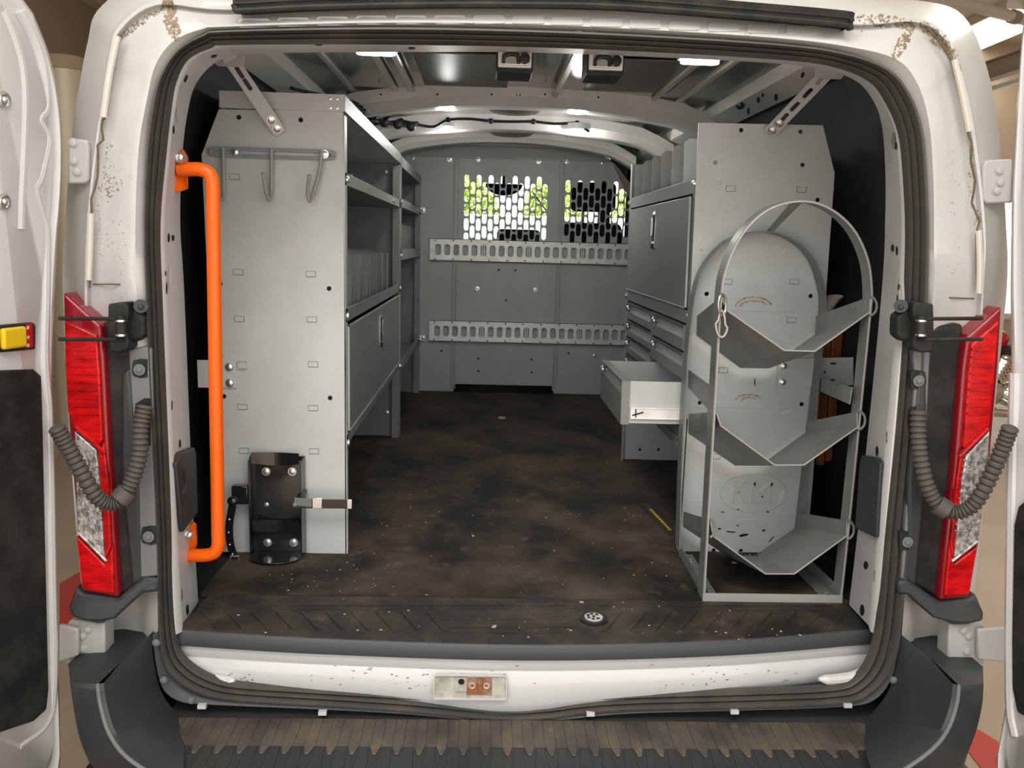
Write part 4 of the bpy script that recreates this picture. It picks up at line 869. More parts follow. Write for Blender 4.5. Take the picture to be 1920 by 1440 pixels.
build('end_panel', endp(1.812, far), STEELM, far); k = endp(2.957, far, fd=-1); build('end_panel', k, STEELM, far)
m = MB().box(-.80, XL, 1.812, 2.96, 1.195, 1.198); m.box(XL-.003, XL+.002, 1.812, 2.96, 1.195, 1.240); build('top_tray', m, STEELM, far, bevel=.0015)
build('back_panel', MB().prism([(-.846, 1.82, .02), (-.846, 1.82, 1.085), (-.80, 1.82, 1.2), (-.797, 1.82, 1.2), (-.843, 1.82, 1.085), (-.843, 1.82, .02)], (0, 1.13, 0)), STEELM, far)
shelf(1.816, 2.955, 1.022, .040, far); shelf(1.816, 2.955, .79, .05, far); shelf(1.816, 2.955, .29, .05, far)
for i in range(6):
    y = 1.95+i*.15; build('bin_divider', MB().prism([(-.84, y, .795), (XL-.03, y, .795), (XL-.03, y, .955), (-.84, y, .955)], (0, .002, 0)), STEELM, far)
m = MB()
for z in (.72, .60, .48):
    for x in (-.53, -.60): m.box(x-.015, x+.015, 2.9595, 2.9600, z-.004, z+.004)
for (y, z) in ((1.83, 1.045), (2.94, 1.045), (1.83, .812), (2.94, .815), (2.94, .318), (1.83, .318)): build('shelf_bolt', MB().bolt((XL, y, z), (1, 0, 0), .009, .006), ZINC, far)
for a, b in ((797, 394), (797, 634)):
    p = PY(a, b, 2.96); m = MB().bar((XL-.01, 2.975, p.z), (p.x, 2.975, p.z), (0, .004, 0), (0, 0, .03)); m.bolt((p.x-.012, 2.973, p.z), (0, -1, 0), .011, .006); build('wall_bracket', m, ZINC, far)

# right-hand cabinet
YR0, YR1 = .37, 1.45
RT = [PY(1310, 230, YR0), PY(1543, 235, YR0), PY(1565, 325, YR0), PY(1524, 900, YR0), PY(1512, 1038, YR0), PY(1272, 1038, YR0)]
cab = thing('tool_cabinet', 'grey steel tool cabinet on the right with one of its small drawers pulled open', 'cabinet', (.63, .9, 0))
def lean(z): return RT[5].x+(RT[0].x-RT[5].x)*(z-.0)/(RT[0].z)
k = MB().plate([(p.x, max(.003, p.z)) for p in RT], [circle2(PY(a, b, YR0).x, PY(a, b, YR0).z, .0062, 10) for a, b in ((1390, 244), (1501, 247), (1341, 305), (1505, 309), (1533, 375), (1325, 551), (1520, 555), (1312, 755), (1503, 758), (1338, 1032), (1389, 1033))], .003, (0, YR0, 0), (1, 0, 0), (0, 0, 1), (0, 1, 0))
face_marks(k, [], [(1370, 354), (1503, 356), (1489, 528), (1364, 528), (1356, 694), (1342, 856), (1484, 600)], YR0)
for z0 in (580, 762, 940):
    a, b = PY(1300, z0, YR0), PY(1530, z0, YR0); k.box(a.x-.015, b.x-.02, YR0-.0012, YR0, a.z-.0012, a.z+.0012)
t_ = k.bvh(); k.mat(2)
for (cx, cy, rx, ry, a0, a1, n) in ((1413, 577, 34, 20, 190, 345, 34), (1413, 577, 26, 13, 195, 340, 20), (1404, 750, 24, 10, 185, 340, 22), (1404, 752, 14, 7, 190, 340, 10)):
    for i in range(n):
        t = math.radians(a0+(a1-a0)*i/n); k.dot(t_, cx+rx*math.cos(t), cy+ry*math.sin(t), random.uniform(1.2, 3), random.uniform(.8, 1.8), random.uniform(0, 3), 7, .4)
k.mat(1)
for (x, y, rx, ry, a) in ((1370, 997, 12, 1.2, .12), (1393, 1004, 9, 2.5, -.3), (1349, 991, 3, 2, 0), (1432, 994, 4, 2, 0), (1355, 960, 4, 1, 0), (1383, 985, 3, 1, 0), (1445, 1012, 8, 1.2, -.8), (1440, 960, 3, 1, 0), (1415, 717, 1, 8, 0), (1384, 955, 3, 1, 0)): k.dot(t_, x, y, rx, ry, a, 8, .35)
k.mat(3)
for (x, y, rx, ry, a) in ((1395, 974, 22, 1.2, -.06), (1376, 915, 12, 1.3, -.75), (1430, 915, 12, 1.5, -.72), (1464, 932, 3, 15, .35), (1474, 772, 10, 2, -.3), (1306, 965, 20, 1, 0), (1355, 802, 6, 1.5, -.4), (1375, 622, 5, 1, 0), (1345, 335, 6, 1.5, -.3), (1310, 450, 1.2, 20, .2)): k.dot(t_, x, y, rx, ry, a, 8, .2)
for i in range(60): k.dot(t_, random.uniform(1310, 1530), random.uniform(245, 1000), random.uniform(1, 7), random.uniform(.4, .9), random.uniform(-.5, .5), 6, .3)
k.mat(0); k.box(RT[5].x, RT[5].x+.003, YR0, YR0+.03, .003, .4)
epr = build('end_panel', k, [STEEL, HOLE, PALEDIRT, mat('bright_scratch', (.62, .62, .60), .4)], cab)
# pressed oval badge with the letters KM low on the end panel
ct_ = PY(1413, 925, YR0-.001); rx_, rz_ = .098, .058
m = MB().tube([(ct_.x+rx_*math.cos(t), YR0-.0005, ct_.z+rz_*math.sin(t)) for t in [k2*math.pi/24 for k2 in range(48)]], .0016, 6, True)
def stroke(a, b, w_=.007):
    p0 = Vector((ct_.x+a[0], YR0, ct_.z+a[1])); p1 = Vector((ct_.x+b[0], YR0, ct_.z+b[1])); d = (p1-p0).normalized(); n_ = Vector((-d.z, 0, d.x))*w_
    m.bar(p0, p1, n_, (0, .005, 0))
stroke((-.055, -.034), (-.055, .034)); stroke((-.050, .0), (-.022, .034)); stroke((-.044, .004), (-.014, -.034)); stroke((.0, -.034), (.0, .034)); stroke((.0, .032), (.026, -.012)); stroke((.026, -.012), (.052, .032)); stroke((.052, .034), (.052, -.034))
build('embossed_badge', m, mat('worn_badge_edge', (.50, .49, .46), .45), epr, label='embossed oval badge with the letters KM')
ang = math.atan2(RT[0].x-RT[5].x, RT[0].z)
def sh(mb):   # the cabinet leans a touch towards the aisle, as in the picture
    for p in mb.v: p.x += lean(p.z)-.455
    return mb
XR = .455
k = MB().prism([(XR, YR1-.003, .003), (XR+.36, YR1-.003, .003), (XR+.37, YR1-.003, 1.0), (XR+.30, YR1-.003, 1.2), (XR, YR1-.003, 1.2)], (0, .003, 0)); k.box(XR, XR+.003, YR1-.03, YR1, .003, 1.2); k.mat(1)
for a, b in ((1200, 843), (1235, 843)): p = PY(a, b, YR1-.0035); k.cyl(p+Vector((.455-lean(.02), 0, 0)), p+Vector((.455-lean(.02), -.0006, 0)), .006, 10)
build('end_panel', sh(k), [STEEL, HOLE], cab)
build('back_panel', sh(MB().box(XR+.355, XR+.358, YR0+.003, YR1-.003, .02, 1.0)), STEELM, cab)
def panel(x0, x1, y0, y1, z0, z1, name, m=STEELM, par=None, bev=.0015):
    return build(name, sh(MB().box(x0, x1, y0, y1, z0, z1)), m, par or cab, bevel=bev)
panel(XR, XR+.355, YR0+.003, YR1-.003, 1.028, 1.031, 'top_shelf'); panel(XR-.001, XR+.002, YR0+.003, YR1-.003, 1.028, 1.068, 'shelf_lip')
for i in range(6):
    y = .56+i*.165; build('bin_divider', sh(MB().prism([(XR+.008, y, 1.032), (XR+.33, y, 1.032), (XR+.30, y, 1.195), (XR+.02, y, 1.195), (XR+.008, y, 1.185)], (0, .002, 0))), STEEL, cab)
panel(XR, XR+.355, YR0+.003, YR1-.003, .672, .675, 'middle_shelf'); panel(XR-.001, XR+.002, YR0+.003, YR1-.003, .668, .706, 'shelf_lip')
panel(XR, XR+.002, YR0+.003, YR0+.03, .30, 1.03, 'post'); panel(XR, XR+.003, YR0+.003, YR1, .295, .325, 'bottom_rail')
panel(XR, XR+.355, YR0+.003, YR1-.003, .295, .298, 'bottom_shelf')
dr = panel(XR-.004, XR+.001, YR0+.035, YR1-.02, .710, 1.022, 'drop_door', STEELM, None, .002)
m = sh(MB().box(XR-.007, XR-.003, YR0+.035, YR1-.02, .710, .714).box(XR-.007, XR-.003, YR0+.035, YR0+.039, .710, 1.022)); build('door_edge', m, STEEL, dr)
c = PX(1227, 432, lean(.93)-.004); latch(dr, c, -1, .125)
m = MB()
def drawer(y0, y1, z0, z1, out=0, depth=.32):
    d = build('drawer', sh(MB().prism([(XR-out-.004, y0+.004, z0+.003), (XR-out-.004, y0+.004, z1-.040), (XR-out+.012, y0+.004, z1-.020), (XR-out+.012, y0+.004, z1-.008), (XR-out-.004, y0+.004, z1-.003), (XR-out+.020, y0+.004, z1-.003), (XR-out+.020, y0+.004, z0+.003)], (0, y1-y0-.008, 0))), STEELM, cab, bevel=.001)
    for y in (y0+.002, y1-.005): build('drawer_cheek', sh(MB().prism([(XR-out-.004, y, z0+.003), (XR-out-.004, y, z1-.003), (XR-out+.02, y, z1-.003), (XR-out+.02, y, z0+.003)], (0, .003, 0))), STEELM, d)
    kx = Vector((XR-out-.002, y1-.055, z1-.026)); mm = MB().cyl(kx+Vector((.012, 0, 0)), kx, .005, 10).ball(kx+Vector((-.004, 0, 0)), .010, .012, .012); build('drawer_knob', sh(mm), ZINC, d)
    return d
for z0, z1 in ((.595, .664), (.527, .593), (.458, .525), (.392, .456), (.328, .390)): drawer(.905, 1.415, z0, z1)
for z0, z1 in ((.585, .664), (.504, .583)): drawer(YR0+.045, .895, z0, z1)
drawer(YR0+.045, .895, .328, .362)
d = drawer(YR0+.045, .86, .366, .500, .172)
d['label'] = 'open drawer, pulled out into the aisle'
x0, x1 = XR-.155, XR+.16; y0, y1 = YR0+.052, .853
b = MB(); b.box(x0, x1, y0, y0+.002, .370, .496); b.box(x0, x1, y1-.002, y1, .370, .496); b.box(x0, x1, y0, y1, .370, .373); b.box(x1-.002, x1, y0, y1, .370, .496); b.box(x0, x0+.002, y0, y1, .370, .496)
build('drawer_box', sh(b), STEEL, d, bevel=.0008)
s2 = MB().box(x0+.006, x1+.05, y0-.008, y0, .386, .420); s2.box(x0+.006, x1+.05, y0-.010, y0-.006, .386, .390).box(x0+.006, x1+.05, y0-.010, y0-.006, .416, .420); build('drawer_slide', sh(s2), GALV, d, bevel=.001)
q = Vector((x0+.022, y0-.009, .403)); s2 = MB().bar(q+Vector((-.010, 0, -.006)), q+Vector((.022, 0, .004)), (0, .002, 0), (0, 0, .004)).bar(q+Vector((0, 0, -.012)), q+Vector((0, 0, .012)), (.003, 0, 0), (0, .002, 0)); build('slide_lever', sh(s2), BLACK, d)
for (y, z) in ((YR0+.012, 1.055), (YR1-.01, 1.05), (YR0+.012, .69), (YR1-.01, .685), (YR0+.012, .31)): build('cabinet_bolt', sh(MB().bolt((XR-.001, y, z), (-1, 0, 0), .009, .006)), ZINC, cab)
for z in (1.05, .98): build('side_bolt', MB().bolt((RT[2].x, YR0+.02, z), (1, 0, 0), .007, .008), ZINC, cab)

# gas-bottle rack beside the tailgate
rack = thing('bottle_rack', 'grey flat-bar bottle rack with three tilted trays, standing at the right rear corner', 'rack', (.63, .18, 0))
YF, YK = .02, .335
def hoop(px, y, wd=.05, th=.004):
    P = spline([PY(a, b, y) for a, b in px], 5); P = [Vector((p.x, y, max(p.z, .004))) for p in P]
    cen = sum(P, Vector())/len(P); L = []
    for dd, off in ((0, 0), (wd, 0), (wd, th), (0, th)):
        row = []
        for i, p in enumerate(P):
            t = (P[min(i+1, len(P)-1)]-P[max(i-1, 0)]).normalized(); n_ = Vector((-t.z, 0, t.x))
            row.append(p+Vector((0, dd, 0))+n_*off)
        L.append(row)
    L.append(L[0]); m = MB().loft(L); n = len(P)
    return m, P
fpx = [(1320, 1126), (1330, 950), (1342, 740), (1352, 570), (1362, 505), (1392, 440), (1440, 394), (1500, 378), (1552, 390), (1598, 428), (1626, 485), (1634, 545), (1630, 600), (1612, 780), (1594, 960), (1576, 1126)]
kpx = [(1276, 1030), (1281, 860), (1290, 690), (1303, 570), (1322, 505), (1366, 455), (1430, 436), (1484, 448), (1524, 484), (1543, 535), (1547, 590), (1532, 740), (1516, 880), (1503, 990), (1498, 1034)]
m, FP = hoop(fpx, YF); build('front_hoop', m, RACKM, rack, angle=25)
m = MB().tube([p+Vector((0, -.0008, 0)) for p in FP], .0022, 6); build('hoop_edge', m, EDGE, rack)
m, KP = hoop(kpx, YK-.02, .05); build('rear_hoop', m, RACKM, rack, angle=25)
def strip(F2, K2, name, lip=None):
    Fv = [PY(a, b, YF+.004) for a, b in F2]; Kv = [PY(a, b, YK-.004) for a, b in K2]
    m = MB(); dn = Vector((0, 0, -.003)); m.loft([Fv, Kv, [p+dn for p in Kv], [p+dn for p in Fv], Fv]); o = build(name, m, RACKM, rack, angle=20)
    build('tray_edge', MB().tube([p+Vector((0, -.001, -.001)) for p in Fv], .0021, 6), EDGE, o); return o
strip([(1352, 556), (1363, 581), (1470, 656), (1527, 658), (1630, 585), (1632, 556)], [(1307, 592), (1306, 627), (1388, 688), (1441, 689), (1528, 627), (1530, 592)], 'tray')
strip([(1343, 772), (1351, 797), (1452, 871), (1507, 871), (1607, 801), (1607, 772)], [(1291, 776), (1291, 811), (1378, 871), (1428, 871), (1510, 811), (1512, 791)], 'tray')
strip([(1332, 975), (1337, 1004), (1435, 1075), (1489, 1075), (1587, 1004), (1588, 976)], [(1282, 959), (1281, 986), (1362, 1040), (1418, 1040), (1495, 987), (1497, 961)], 'tray')
def strap(f0, f1, k0, k1, name='side_strap'):
    q = [PY(*f0, YF+.01), PY(*f1, YF+.01), PY(*k1, YK), PY(*k0, YK)]; n_ = (q[1]-q[0]).cross(q[3]-q[0]).normalized()*.003
    build(name, MB().prism(q, n_), RACKM, rack)
strap((1338, 728), (1334, 776), (1291, 694), (1290, 726)); strap((1597, 726), (1592, 758), (1536, 707), (1534, 732))
strap((1484, 380), (1504, 380), (1436, 436), (1446, 438), 'top_strap')
m = MB().bar((FP[0].x-.004, YF, .012), (FP[-1].x+.004, YF, .012), (0, .004, 0), (0, 0, .022)); m.box(FP[0].x-.004, FP[-1].x+.004, YF, YF+.028, .003, .006); build('front_foot_bar', m, EDGE, rack)
for xa, xb, s_ in ((FP[0].x, KP[0].x, 1), (FP[-1].x, KP[-1].x, -1)):
    m = MB().prism([(xa, YF, .004), (xb, YK, .004), (xb+s_*.04, YK, .004), (xa+s_*.04, YF, .004)], (0, 0, .003)); m.prism([(xa, YF, .004), (xb, YK, .004), (xb, YK, .038), (xa, YF, .038)], (s_*.003, 0, 0)); o = build('side_foot_angle', m, RACKM, rack)
    for t in (.12, .8):
        p = Vector((xa+(xb-xa)*t+s_*.022, YF+(YK-YF)*t, .007)); build('foot_bolt', MB().bolt(p, (0, 0, 1), .008, .008), ZINC, o)
def dring(px, py, h_, w_, y, s_):
    P = [PY(px+s_*w_*math.sin(t), py-h_*math.cos(t), y) for t in [k*math.pi/12 for k in range(13)]]
    build('d_ring', MB().tube(P, .0032, 8), RACKM, rack)
dring(1630, 574, 18, 14, YF-.002, 1); dring(1608, 788, 18, 14, YF-.002, 1); dring(1587, 993, 18, 14, YF-.002, 1); dring(1331, 990, 17, 9, YF-.002, 1)
c = PY(1353, 580, YF-.012)
cb_ = thing('snap_hook', 'steel snap hook and link hanging on the left upright of the bottle rack', 'hook', c)
m = MB().tube([PY(1353+9*math.sin(t)*(1.25 if math.cos(t) < 0 else .7), 607-25*math.cos(t), YF-.012) for t in [k*math.pi/10 for k in range(20)]], .0036, 8, True); build('carabiner', m, LINK, cb_)
m = MB().tube([PY(1354+7*math.sin(t), 572-20*math.cos(t), YF-.008+.008*math.sin(t)) for t in [k*math.pi/8 for k in range(16)]], .0036, 8, True); build('link', m, LINK, cb_)

# coat hooks on the left end panel
ch = thing('coat_hook_rail', 'grey wire rail with three coat hooks screwed to the left end panel', 'coat hooks', PY(508, 330, .306))
y = .298
P = [PY(a, b, y) for a, b in ((402, 279), (500, 281), (616, 285))]; Q = [PY(a, b, y) for a, b in ((616, 297), (500, 294), (402, 290))]
e0 = PY(396, 284, y); e1 = PY(622, 291, y)
build('wire_rail', MB().tube(spline(P+[e1]+Q+[e0], 5, True), .0040, 8, True), WIRE, ch)
for px in ([(418, 277, 0), (419, 320, 0), (419, 360, -.004), (416, 375, -.018), (410, 372, -.032), (404, 350, -.045)], [(509, 279, 0), (509, 330, 0), (508, 362, -.004), (504, 375, -.018), (500, 362, -.03), (493, 324, -.045)], [(604, 282, 0), (598, 325, 0), (588, 360, -.006), (581, 377, -.02), (577, 362, -.03), (580, 328, -.045)]):
    build('hook', MB().tube(spline([PY(a, b, y-.007+o_) for a, b, o_ in px], 6), .0050, 8), WIRE, ch)
for a, b in ((441, 285), (609, 289)): build('hook_screw', MB().bolt(PY(a, b, y-.004), (0, -1, 0), .0085, .005), ZINC, ch)

# fire-extinguisher bracket at the foot of the left end panel
br = thing('extinguisher_bracket', 'empty black extinguisher bracket with open strap at the foot of the left end panel', 'bracket', (-.72, .27, 0))
q0, q1 = PY(470, 853, .30), PY(572, 1042, .30); x0, x1, zt = q0.x, q1.x, q0.z
m = MB().box(x0, x1, .300, .304, .004, zt); m.prism([(x0, .304, .004), (x0, .304, zt), (x0+.004, .265, zt-.01), (x0+.004, .265, .004)], (-.003, 0, 0)); m.prism([(x1, .304, .004), (x1, .304, zt), (x1-.004, .265, zt-.01), (x1-.004, .265, .004)], (.003, 0, 0)); build('back_plate', m, GLOSSB, br, bevel=.0015)
def cradle(zc):
    n = 14; L = []
    for dz in (-.014, .016):
        L.append([Vector((x0+.008+(x1-x0-.016)*i/n, .272+.022*math.sin(math.pi*i/n), zc+dz-.010*math.sin(math.pi*i/n)*(1 if dz < 0 else .4))) for i in range(n+1)])
    m = MB().loft(L); m.loft([[p+Vector((0, .002, 0)) for p in r] for r in L]); build('cradle_band', m, GLOSSB, br)
cradle(PY(520, 861, .27).z); cradle(PY(520, 988, .27).z)
base = [(x0+.004, .298), (x1-.004, .298)]+[((x0+x1)/2+(x1-x0)/2*math.cos(t)*.98, .262-.055*math.sin(t)) for t in [k*math.pi/12 for k in range(13)]]
build('base_plate', MB().prism([(a, b, .008) for a, b in base], (0, 0, .003)), GLOSSB, br, bevel=.001)
for a, b in ((499, 884), (548, 884), (502, 1017), (551, 1017)): build('bracket_bolt', MB().bolt(PY(a, b, .299), (0, -1, 0), .0095, .004), ZINC, br)
build('bracket_rivet', MB().bolt(PY(500, 946, .299), (0, -1, 0), .005, .003), ZINC, br)
for a, b, c_, d_ in ((553, 945, 660, 944),):
    m = MB().bar(PY(548, 944, .25), PY(655, 945, .25), (0, .004, 0), (0, 0, .026)); o = build('latch_strap', m, GLOSSB, br, bevel=.001)
    build('latch_buckle', MB().bar(PY(586, 943, .246), PY(604, 943, .246), (0, .006, 0), (0, 0, .029)), ZINC, o, bevel=.001)
    build('latch_tip', MB().bar(PY(651, 945, .247), PY(660, 945, .247), (0, .006, 0), (0, 0, .026)), ZINC, o, bevel=.001)
    build('latch_lever', MB().bar(PY(552, 940, .244), PY(585, 943, .244), (0, .006, 0), (0, 0, .022)).cyl(PY(553, 946, .243), PY(553, 946, .238), .006, 10), MIDGREY, o, bevel=.001)
    build('strap_arm', MB().tube(spline([(x1, .30, PY(575, 925, .28).z), (x1-.004, .27, PY(575, 930, .28).z), PY(556, 944, .25)], 5), .009, 8), GLOSSB, o)
sp_ = spline([PY(436, 948, .25), PY(430, 985, .25), PY(432, 1020, .252), PY(440, 1046, .255)], 6)
m = MB(); m.loft([[p+Vector((-.011, 0, 0)) for p in sp_], [p+Vector((.011, -.004, 0)) for p in sp_], [p+Vector((.011, 0, 0)) for p in sp_], [p+Vector((-.011, .004, 0)) for p in sp_], [p+Vector((-.011, 0, 0)) for p in sp_]]); o = build('hanging_strap', m, GLOSSB, br)
p = PY(440, 1048, .25); build('strap_buckle', MB().tube([(p.x-.011, .25, p.z-.008), (p.x+.011, .25, p.z-.008), (p.x+.011, .25, p.z+.008), (p.x-.011, .25, p.z+.008)], .003, 6, True), ZINC, o)
p = PY(446, 932, .26); m = MB().box(p.x-.018, x0, .262, .285, p.z-.022, p.z+.030); m.ball((p.x-.014, .262, p.z-.012), .016, .014, .014); build('strap_clamp', m, GLOSSB, br, bevel=.003)
for k in range(4): m = MB().ball(sp_[4+k*4]+Vector((0, -.006, 0)), .003, n=8, m=5); build('strap_stud', m, ZINC, o)

# orange grab handle on the left jamb
gh = thing('grab_handle', 'bright orange tubular grab handle bolted upright to the left side of the rear opening', 'handle', PY(345, 1043, -.05))
yh = -.06
pth = [PY(334, 318, yh), PY(372, 317, yh), PY(388, 322, yh), PY(397, 335, yh), PY(399, 352, yh), PY(401, 500, yh), PY(405, 750, yh), PY(409, 1000, yh), PY(409, 1022, yh), PY(402, 1036, yh), PY(388, 1041, yh), PY(350, 1042, yh)]
pp = [pth[0]]+spline(pth[1:5], 5)+[pth[5], pth[6]]+spline(pth[7:11], 5)+[pth[11]]
build('handle_tube', MB().tube(pp, .0155, 18), ORANGE, gh)
for px, bp_ in (([(320, 278), (333, 277), (341, 292), (341, 352), (338, 358), (322, 358)], (336, 296)), ([(340, 1000), (352, 988), (358, 993), (360, 1030), (357, 1056), (342, 1062)], (352, 1002))):
    q = [PY(a, b, yh) for a, b in px]; q = [p+Vector((0, (i > 0 and i < 4)*.03, 0)) for i, p in enumerate(q)]
    o = build('mounting_plate', MB().prism(q, (0, .012, 0)), ORANGE, gh, bevel=.002)
    build('plate_bolt', MB().bolt(PY(*bp_, yh-.012), (1, -.6, 0), .010, .012), ZINC, o)

# slotted braces and wall brackets
def brace(p0, p1, wid, label, n, yoff):
    t = thing('support_brace', label, 'brace', p1, 'slotted braces tying the shelving to the roof')
    d = (p1-p0); L_ = d.length; U = d.normalized(); W = Vector((0, 1, 0))-U*U.y; W.normalize(); V = W.cross(U)
    out = rrect2(-.012, L_+.012, -wid/2, wid/2, .008)
    H = [slot2(L_*f, 0, .034, .011, 3) for f in n]
    build('slotted_bar', MB().plate(out, H, .003, p0, U, V, W), STEEL, t)
    for f in (.86, .985): build('brace_bolt', MB().bolt(p0+U*L_*f, -W, .010, .006), ZINC, t)
    m = MB().plate(rrect2(-.035, .035, -.022, .03, .010), [], .003, p0+W*.004, Vector((1, 0, 0)), Vector((0, 0, 1)), Vector((0, 1, 0))); build('roof_bracket', m, STEEL, t)
    for dx in (-.006, .03): build('brace_bolt', MB().bolt(p0+Vector((dx, 0, .02)), (0, -1, 0), .009, .006), ZINC, t)
brace(PY(430, 108, .20), PY(521, 243, .296), .034, 'slotted steel brace from the roof to the left shelving unit', (.2, .36), 0)
brace(PY(1556, 132, .20), PY(1446, 246, .352), .034, 'slotted steel brace from the roof to the right tool cabinet', (.14, .36, .58, .77), 0)
wb = thing('wall_bracket', 'small grey bracket bolting the left shelving unit to the van side', 'bracket', PY(408, 702, .303), 'wall brackets of the shelving')
q = [PY(a, b, .305) for a, b in ((369, 675), (443, 676), (443, 728), (371, 727))]; build('bracket_plate', MB().prism(q, (0, .004, 0)), STEEL, wb, bevel=.001)
for a, b in ((430, 688), (431, 718)): build('bracket_bolt', MB().bolt(PY(a, b, .304), (0, -1, 0), .009, .006), ZINC, wb)
m = MB().bar(PY(445, 686, .305), PY(462, 686, .305), (0, .003, 0), (0, 0, .015)); build('bracket_tab', m, STEEL, wb)
wb = thing('wall_bracket', 'grey slotted bracket bolting the right cabinet to the van side, behind the rack', 'bracket', PY(1520, 705, .36), 'wall brackets of the shelving')
q = [PY(a, b, .362) for a, b in ((1458, 673), (1600, 670), (1600, 722), (1458, 727))]; zs = [p.z for p in q]
build('bracket_plate', MB().plate([(p.x, p.z) for p in q], [slot2(PY(1563, 682, .36).x, PY(1563, 682, .36).z, .018, .006, 2), slot2(PY(1561, 713, .36).x, PY(1561, 713, .36).z, .018, .006, 2), circle2(PY(1547, 698, .36).x, PY(1547, 698, .36).z, .004, 8)], .004, (0, .362, 0), (1, 0, 0), (0, 0, 1), (0, 1, 0)), STEEL, wb)
for a, b in ((1469, 686), (1467, 716)): build('bracket_bolt', MB().bolt(PY(a, b, .361), (0, -1, 0), .009, .007), ZINC, wb)

# LED puck lights and rear strip lamps
def puck(px, py, y, z, r, label, grp, en=2.4):
    p = PZ(px, py, z); t = thing('puck_light', label, 'light', (p.x, p.y, z), grp)
    build('light_ring', MB().tube([(p.x, p.y, z+.02), (p.x, p.y, z), (p.x, p.y, z-.006)], r, 24, rf=lambda i: (r*1.15, r*1.15, r*1.02)[i]), WHITE2, t)
    build('light_lens', MB().tube([(p.x, p.y, z-.004), (p.x, p.y, z-.008), (p.x, p.y, z-.010)], r, 24, rf=lambda i: (r, r*.95, r*.6)[i]), LED, t)
    l = lamp('puck_light_glow', 'POINT', (p.x, p.y, z-.045), en*.85, (1, .98, .94), (0, 0, 0), shadow_soft_size=.03); 
G = 'round lit roof lamps'
puck(838, 201, 0, 1.398, .042, 'round lit roof lamp, left one of the pair nearer the open rear doors', G, 1.5)
puck(1082, 208, 0, 1.398, .040, 'round lit roof lamp, right one of the pair nearer the open rear doors', G)
puck(838, 237, 0, 1.392, .062, 'round lit lamp on the roof, left one of the pair nearest the partition', G, 2.0)
puck(1080, 242, 0, 1.392, .058, 'round lit lamp on the roof, right one of the pair nearest the partition', G)
def strip_lamp(px, py, label):
    p = PZ(px, py, 1.372); t = thing('strip_light', label, 'light', (p.x, p.y, 1.372), 'lit lamps at the rear header')
    build('light_housing', MB().box(p.x-.056, p.x+.056, p.y-.024, p.y+.024, 1.376, 1.384), BOW, t, bevel=.002)
    build('light_lens', MB().prism([(p.x+a, p.y+b, 1.366) for a, b in rrect2(-.052, .052, -.020, .020, .018)], (0, 0, .010)), LED, t, bevel=.002)
    lamp('strip_light_glow', 'SPOT', (p.x, p.y, 1.355), .8, (1, .98, .94), (0, 0, 0), spot_size=math.radians(130), spot_blend=1, shadow_soft_size=.03)
strip_lamp(705, 98, 'lit strip lamp under the rear roof header, left of the two door latches')
strip_lamp(1312, 115, 'lit strip lamp under the rear roof header, right of the two door latches')

# odds and ends behind the right cabinet
for (a, y0_, y1_, lab) in ((((1540, 605), (1560, 605), (1546, 872), (1530, 872)), 0, 0, 'narrow reddish wooden moulding standing behind the bottle rack, left one'), (((1562, 600), (1586, 600), (1560, 862), (1548, 866)), 0, 0, 'wider reddish wooden moulding standing behind the bottle rack, right one')):
    q = [PY(p[0], p[1], .47) for p in a]; m = MB().prism(q, (0, .02, 0)); mid0, mid1 = q[0].lerp(q[1], .5), q[3].lerp(q[2], .5)
    bot = Vector(((q[2].x+q[3].x)/2, .48, (q[2].z+q[3].z)/2))
    t = thing('wooden_moulding', lab, 'wood', bot, 'wooden mouldings behind the rack'); build('board', m, WOOD, t, bevel=.003)
    m = MB()
    for f in (.3, .7): m.bar(q[0].lerp(q[1], f)+Vector((0, -.002, 0)), q[3].lerp(q[2], f)+Vector((0, -.002, 0)), (.004, 0, 0), (0, .004, 0))
    build('bead', m, WOOD, t)
rp = thing('paper_roll', 'beige paper cone tucked behind the right cabinet above the rack tray', 'paper', PY(1552, 588, .46))
L = []
for k in range(15):
    t = 2*math.pi*k/12; L.append((PY(1566+16*math.cos(t), 556+4*math.sin(t), .46-.02*math.sin(t)), PY(1551+3*math.cos(t), 590, .46-.004*math.sin(t))))
m = MB().loft([[a for a, b in L], [b for a, b in L]]); build('paper_cone', m, PAPER, rp)
fs = thing('foil_strip', 'yellowed shiny strip in the dark gap beside the upper right corner of the partition', 'strip', PY(1170, 290, 2.7))
q = [PY(a, b, 2.75) for a, b in ((1140, 262), (1168, 252), (1208, 300), (1178, 318))]; build('strip', MB().prism(q, (0, .03, .01)), FOILM, fs, bevel=.004)
m = MB().tube([PY(a, b, 2.74) for a, b in ((1138, 262), (1160, 295), (1176, 318), (1200, 310))], .006, 6); build('strip_edge', m, BLACK, fs)
yt = thing('marked_strap', 'dark strap with yellow marks on the mat beside the right cabinet', 'strap', PZ(1238, 978, .006))
a, b = PZ(1208, 945, .006), PZ(1262, 1002, .006); d = (b-a).normalized(); n_ = Vector((-d.y, d.x, 0))
build('strap_band', MB().bar(a, b, n_*.030, (0, 0, .004)), DKGREY, yt)
m = MB()
for i in range(9):
    f = .2+.08*i; m.bar(a.lerp(b, f)+n_*.002+Vector((0, 0, .0025)), a.lerp(b, f+.055)+n_*.002+Vector((0, 0, .0025)), n_*.008, (0, 0, .001))
build('yellow_mark', m, YELLOW, yt)
sp = PZ(1405, 1046, .012); m = MB().tube([PZ(1388+3.2*k, 1042-.25*k*0, .014)+Vector((0, .006*math.cos(k*2.2), .008*math.sin(k*2.2))) for k in range(20)], .0022, 6)
tag(build('coil_spring', m, GLOSSB), 'small black coil lying on the mat behind the lowest rack tray', 'spring')

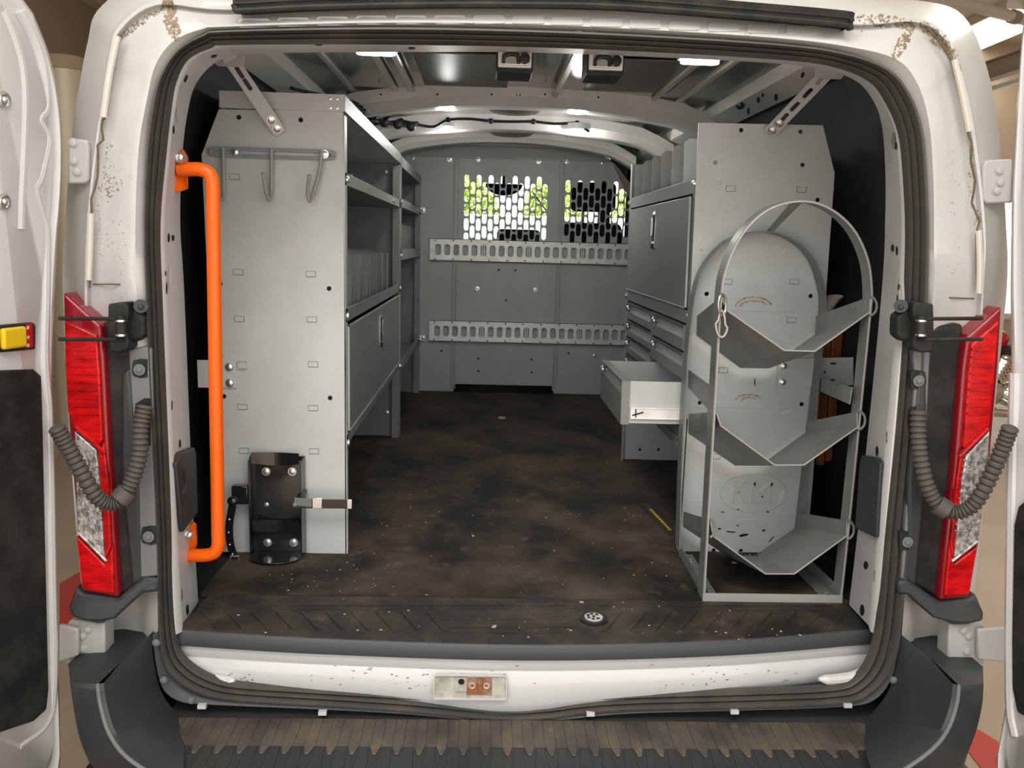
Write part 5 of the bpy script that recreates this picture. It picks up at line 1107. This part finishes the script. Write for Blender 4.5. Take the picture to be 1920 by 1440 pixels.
# motorcycle parked in the garage, a sliver of it between tail lamp and door
mx, my = 4.55, 5.7
mc = thing('motorcycle', 'red and chrome motorcycle parked in the garage to the right of the van', 'motorcycle', (mx, my, GZ))
for dx, nm in ((-.75, 0), (.72, 1)):
    o = build('wheel', MB().tube([(mx+dx+.25*math.cos(t), my, GZ+.32+.25*math.sin(t)) for t in [k*math.pi/14 for k in range(28)]], .068, 12, True), BLACK, mc)
    m = MB().tube([(mx+dx+.19*math.cos(t), my, GZ+.32+.19*math.sin(t)) for t in [k*math.pi/14 for k in range(28)]], .016, 8, True); m.cyl((mx+dx, my-.06, GZ+.32), (mx+dx, my+.06, GZ+.32), .045, 14)
    for k in range(10): m.bar((mx+dx, my, GZ+.32), (mx+dx+.19*math.cos(k*.628), my, GZ+.32+.19*math.sin(k*.628)), (0, .01, 0), (.006, 0, .006))
    build('wheel_rim', m, CHROME, o)
m = MB()
for s_ in (-1, 1):
    c0_ = Vector((mx+s_*.02, my, GZ+.42)); d = Vector((s_*.42, -.06, .9)).normalized()
    for k in range(7): m.cyl(c0_+d*(.06+.035*k), c0_+d*(.08+.035*k), .095, 18)
    m.cyl(c0_, c0_+d*.32, .075, 16); m.ball(c0_+d*.33, .09, .09, .05)
m.ball((mx-.02, my-.05, GZ+.40), .20, .14, .15, 18, 12); m.ball((mx+.22, my-.08, GZ+.38), .13, .09, .12, 16, 10); build('engine', m, CHROME, mc)
m = MB().tube(spline([(mx-.1, my-.12, GZ+.6), (mx-.3, my-.16, GZ+.42), (mx-.1, my-.17, GZ+.25), (mx+.4, my-.17, GZ+.22), (mx+.95, my-.17, GZ+.28)], 6), .045, 12); build('exhaust_pipe', m, CHROME, mc)
m = MB().ball((mx-.12, my, GZ+.88), .30, .15, .13, 20, 12); build('fuel_tank', m, RED, mc)
m = MB().ball((mx+.36, my, GZ+.78), .30, .15, .07, 16, 8); build('saddle', m, BLACK, mc)
m = MB().tube(spline([(mx+.72, my+.09, GZ+.36), (mx+.3, my+.09, GZ+.30), (mx-.3, my+.06, GZ+.28), (mx-.42, my, GZ+.86), (mx-.1, my, GZ+.76), (mx+.4, my, GZ+.70), (mx+.72, my, GZ+.45)], 6), .022, 10); build('frame', m, BLACK, mc)
for s_ in (-1, 1): build('fork_leg', MB().cyl((mx-.75, my+s_*.09, GZ+.32), (mx-.46, my+s_*.09, GZ+1.0), .024, 12), CHROME, mc)
m = MB().tube(spline([(mx-.18, my-.42, GZ+1.12), (mx-.34, my-.3, GZ+1.14), (mx-.44, my-.08, GZ+1.02), (mx-.44, my+.08, GZ+1.02), (mx-.34, my+.3, GZ+1.14), (mx-.18, my+.42, GZ+1.12)], 6), .016, 10); build('handlebar', m, CHROME, mc)
m = MB().tube([(mx-.62, my, GZ+.92), (mx-.55, my, GZ+.92), (mx-.44, my, GZ+.92)], .1, 18, rf=lambda i: (.10, .10, .05)[i]); build('headlamp', m, CHROME, mc)
m = MB().prism([(mx+.72+.36*math.cos(t), my-.08, GZ+.32+.36*math.sin(t)) for t in [math.pi*k/12 for k in range(1, 12)]]+[(mx+.72+.33*math.cos(t), my-.08, GZ+.32+.33*math.sin(t)) for t in [math.pi*k/12 for k in range(11, 0, -1)]], (0, .16, 0)); build('mudguard', m, REDRIM, mc)
